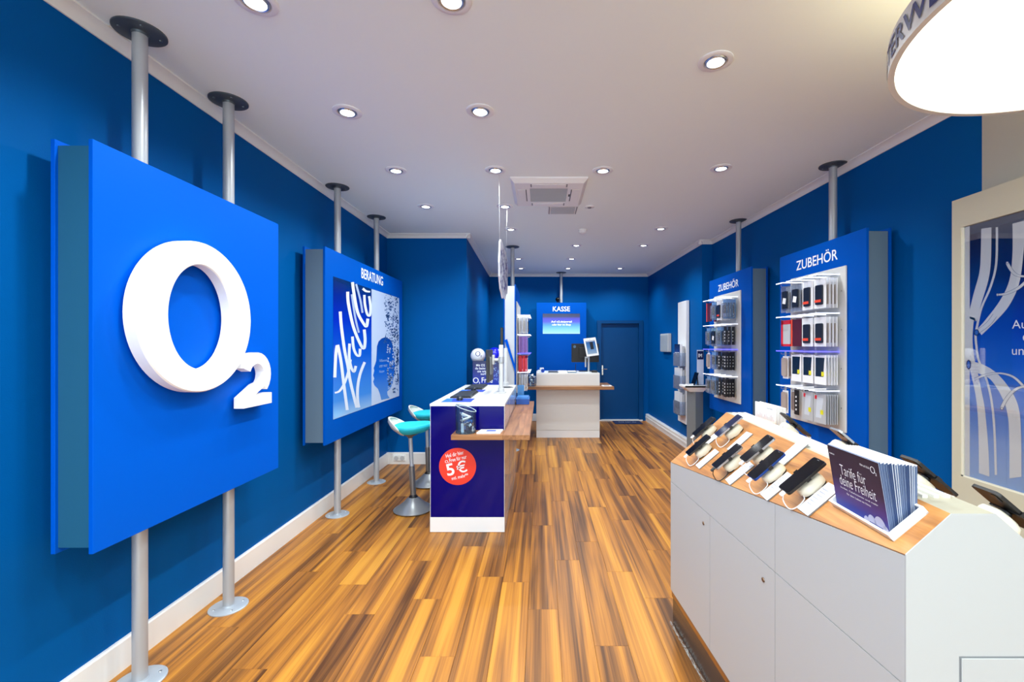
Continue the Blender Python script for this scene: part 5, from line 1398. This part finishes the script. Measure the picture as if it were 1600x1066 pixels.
# mirrored slope on the far side: phones seen from behind
E_row2 = (Sb-Sa).normalized(); E_up2 = (Sa-G0).normalized(); E_up2 = (E_up2 - E_row2*E_up2.dot(E_row2)).normalized()
BAS2 = Matrix((-E_row2, E_up2, N2)).transposed().to_4x4()
def back_phone(q, label, rim, lift=0.062, l_=0.152, up=0.0):
    e = Sa.lerp(Sb, q); top_ = e - E_up2*(0.048-up) + N2*lift
    phone(top_, label, BAS2, 0.0, 0.075, l_, rim)
    mount(top_ - N2*(lift-0.0005), 'cream puck mount under the ' + label, BAS2)
def q_for(px, lift, up):
    best = None
    for i in range(200):
        q = i/199; e = Sa.lerp(Sb, q) + E_up2*(0.028+up) + N2*lift
        d_ = abs(VX + e.x/e.y*F - px)
        if best is None or d_ < best[0]: best = (d_, q)
    return best[1]
for px, lb, rim, up in ((1222, 'dark phone on the hidden slope before the white brochures', M_black, 0.0), (1303, 'silver backed phone rising behind the dark brochure block', M_silver, 0.02),
                    (1418, 'dark phone on the hidden slope before the poster panel', M_black, -0.012), (1535, 'dark phone on the hidden slope at the picture edge', M_black, -0.04)):
    back_phone(q_for(px, 0.05, up), lb, rim, 0.0505, up=up)

# ---- brochure block in its white tray on the slope
def slope_z(p, base, n): return base.z - ((p.x-base.x)*n.x + (p.y-base.y)*n.y)/n.z
B_front = on_slope(1390, 833, 0.012); B_left = on_slope(1305, 784, 0.012)
rowd = (B_front-B_left); LB = rowd.length; rowd.normalize()
E_u = (E_up - rowd*E_up.dot(rowd)).normalized()
tray = thing('brochure_tray', 'shallow white tray holding the dark brochures on the slope', 'tray', B_left)
b0 = B_left - rowd*0.012 - E_u*0.010 - N1*0.012; LT, WT = LB+0.026, 0.108
crn = lambda a, c, h_: b0 + rowd*(LT*a) + E_u*(WT*c) + N1*h_
m = MB(); tw = 0.006
m.slab([crn(0,0,0), crn(1,0,0), crn(1,1,0), crn(0,1,0)], N1*0.004)
obj('tray_floor', m, M_whitem, tray)
for (o1, e1, e2) in ((crn(0,0,0), rowd*LT, E_u*tw), (crn(0,1,0)-E_u*tw, rowd*LT, E_u*tw), (crn(0,0,0)+E_u*tw, E_u*(WT-2*tw), rowd*tw), (crn(1,0,0)+E_u*tw-rowd*tw, E_u*(WT-2*tw), rowd*tw)):
    obj('tray_wall', MB().slab([o1, o1+e1, o1+e1+e2, o1+e2], N1*0.020), M_white, tray)
nb = 34; Zv = Vector((0,0,1))
HB = 0.172
base0 = crn(0,0,0.0045) + rowd*0.010 + E_u*0.012
depth = E_u*(WT-0.024)
hor = Vector((E_u.x, E_u.y, 0))
for k in range(nb):
    q = k/(nb-1)
    p0 = base0 + depth*q; L_ = LB-0.006
    lean = Vector((-hor.x, -hor.y, 0)).normalized()*0.028*(1-q)**1.3          # front copies lean out
    h_ = HB*(1 - 0.36*q) + 0.002*math.sin(k*2.1)
    th = E_u*(0.0019)
    pts = [p0, p0+rowd*L_, p0+rowd*L_+Zv*h_+lean, p0+Zv*h_+lean]
    if k == 0:
        t = thing('brochure', 'front dark purple brochure with large white title in the tray', 'brochure', p0, group='dark brochures in the tray')
        obj('pages', MB().slab(pts, th), mat('brochure_edge', (128, 142, 170), 0.5), t)
        nrm = (pts[1]-pts[0]).cross(pts[3]-pts[0]).normalized()
        if nrm.x > 0: nrm = -nrm
        U = (pts[1]-pts[0]).normalized(); V = (pts[3]-pts[0]).normalized(); W_ = (pts[1]-pts[0]).length; H_ = (pts[3]-pts[0]).length
        cv = obj('cover', MB().slab([p + nrm*0.0002 for p in pts], nrm*0.0006), gradient('brochure_cover', [(0.0,(40,60,150)),(0.25,(70,50,120)),(0.5,(46,32,62)),(1.0,(40,32,48))], 0, 1, 0.3), t)
        S = lambda a, c: pts[0] + U*(W_*a) + V*(H_*c) + nrm*0.0012
        m = MB()
        letters(m, 'Tarife für', S(0.22, 0.575), U, V, width=W_*0.50, height=H_*0.165, bold=-0.012)
        letters(m, 'deine Freiheit', S(0.17, 0.395), U, V, width=W_*0.70, height=H_*0.165, bold=-0.012)
        obj('title_print', m, M_txt, cv); m = MB()
        letters(m, 'Surfen, Telefonieren und mehr', S(0.16, 0.33), U, V, width=W_*0.72, height=H_*0.03)
        letters(m, 'für dein Leben im Netz', S(0.28, 0.26), U, V, width=W_*0.46, height=H_*0.03)
        letters(m, 'Mehr auf o2.de', S(0.66, 0.86), U, V, width=W_*0.17, height=H_*0.035)
        letters(m, 'Mobilfunk', S(0.03, 0.86), U, V, width=W_*0.11, height=H_*0.025)
        obj('small_print', m, M_txt, cv)
        obj('logo_print', o2(MB(), S(0.885, 0.865), U, V, H_*0.10, bold=-0.02), M_txt, cv)
        m = MB()
        for (a, c, r_) in ((0.72, 0.02, 0.075), (0.86, 0.02, 0.10), (0.62, 0.0, 0.05), (0.95, -0.01, 0.05)):
            m.poly([S(a + r_*math.cos(PI*j/16), max(0.0, c) + r_*1.5*math.sin(PI*j/16)) + nrm*0.0003 for j in range(17)])
        obj('cloud_print', m, mat('cloud_lilac', (186, 184, 206), 0.4), cv)
    else:
        if k == 1:
            t = thing('brochure', 'further dark brochure packed in the tray behind the front one', 'brochure', p0, group='dark brochures in the tray')
        else:
            t = thing('brochure', 'further dark brochure packed in the tray behind the front one', 'brochure', p0, group='dark brochures in the tray')
        obj('pages', MB().slab(pts, th), mat(f'brochure_pages_{(k*7+k//3)%5}', ((190,198,212), (58,80,122), (84,104,142), (40,62,108), (104,122,156))[(k*7+k//3) % 5], 0.5), t)
        e1 = [pts[3]+Zv*0.0002, pts[2]+Zv*0.0002]
        obj('top_edge', MB().slab([pts[3], pts[2], pts[2]+th, pts[3]+th], Zv*0.0006), M_paper, t)
# ---- white brochures on the hidden slope
def hid_z(x, y): return Sa.z - ((x-Sa.x)*N2.x + (y-Sa.y)*N2.y)/N2.z
by0, by1 = 2.285, 2.50
h0 = thing('brochure_holder', 'shallow clear holder of white brochures behind the counter ridge', 'leaflet holder', (1.22, 2.4, 1.13))
fl = [(1.188, by0-0.006), (1.262, by0-0.006), (1.262, by1+0.006), (1.188, by1+0.006)]
obj('holder_floor', MB().slab([Vector((x, y, hid_z(x, y)+0.0006)) for x, y in fl], N2*0.003), M_acryl, h0)
obj('holder_lip', MB().slab([Vector((1.258, by0-0.006, hid_z(1.258, by0)+0.004)), Vector((1.258, by1+0.006, hid_z(1.258, by1)+0.004)), Vector((1.258, by1+0.006, 1.16)), Vector((1.258, by0-0.006, 1.16))], (0.003,0,0)), M_acryl, h0)
for k in range(7):
    x = 1.196 + 0.0082*k
    t = thing('white_brochure', ('front white brochure with grey wave print behind the counter ridge' if k == 0 else 'further white brochure standing in the shallow clear holder'), 'brochure', (x, by0, 1.15), group='white brochures in the clear holder')
    zb0 = max(hid_z(x, by0), hid_z(x, by1), hid_z(x+0.006, by0)) + 0.006
    zt0 = 1.285 - 0.0015*k + (0.004 if k == 3 else 0)
    obj('pages', MB().box(x, x+0.0062, by0, by1, zb0, zt0), M_paper, t)
    if k == 0:
        m = MB(); rg = random.Random(2)
        for j in range(16): m.box(x-0.0009, x-0.0002, by0+0.012+0.0122*j, by0+0.016+0.0122*j, 1.205, 1.215+0.022*abs(math.sin(j*0.7)))
        o_ = obj('wave_print', m, mat('cover_print_grey', (196, 190, 196), 0.5), t); o_['kind'] = 'stuff'
        m = letters(MB(), 'Das Netz', (x-0.0009, 2.37, 1.262), (0,-1,0), (0,0,1), width=0.06, height=0.009)
        obj('cover_text', m, M_grey, t)
    else:
        obj('spine_fold', MB().box(x+0.0022, x+0.0040, by0-0.0006, by0, zb0+0.002, zt0-0.003), M_lgrey, t)
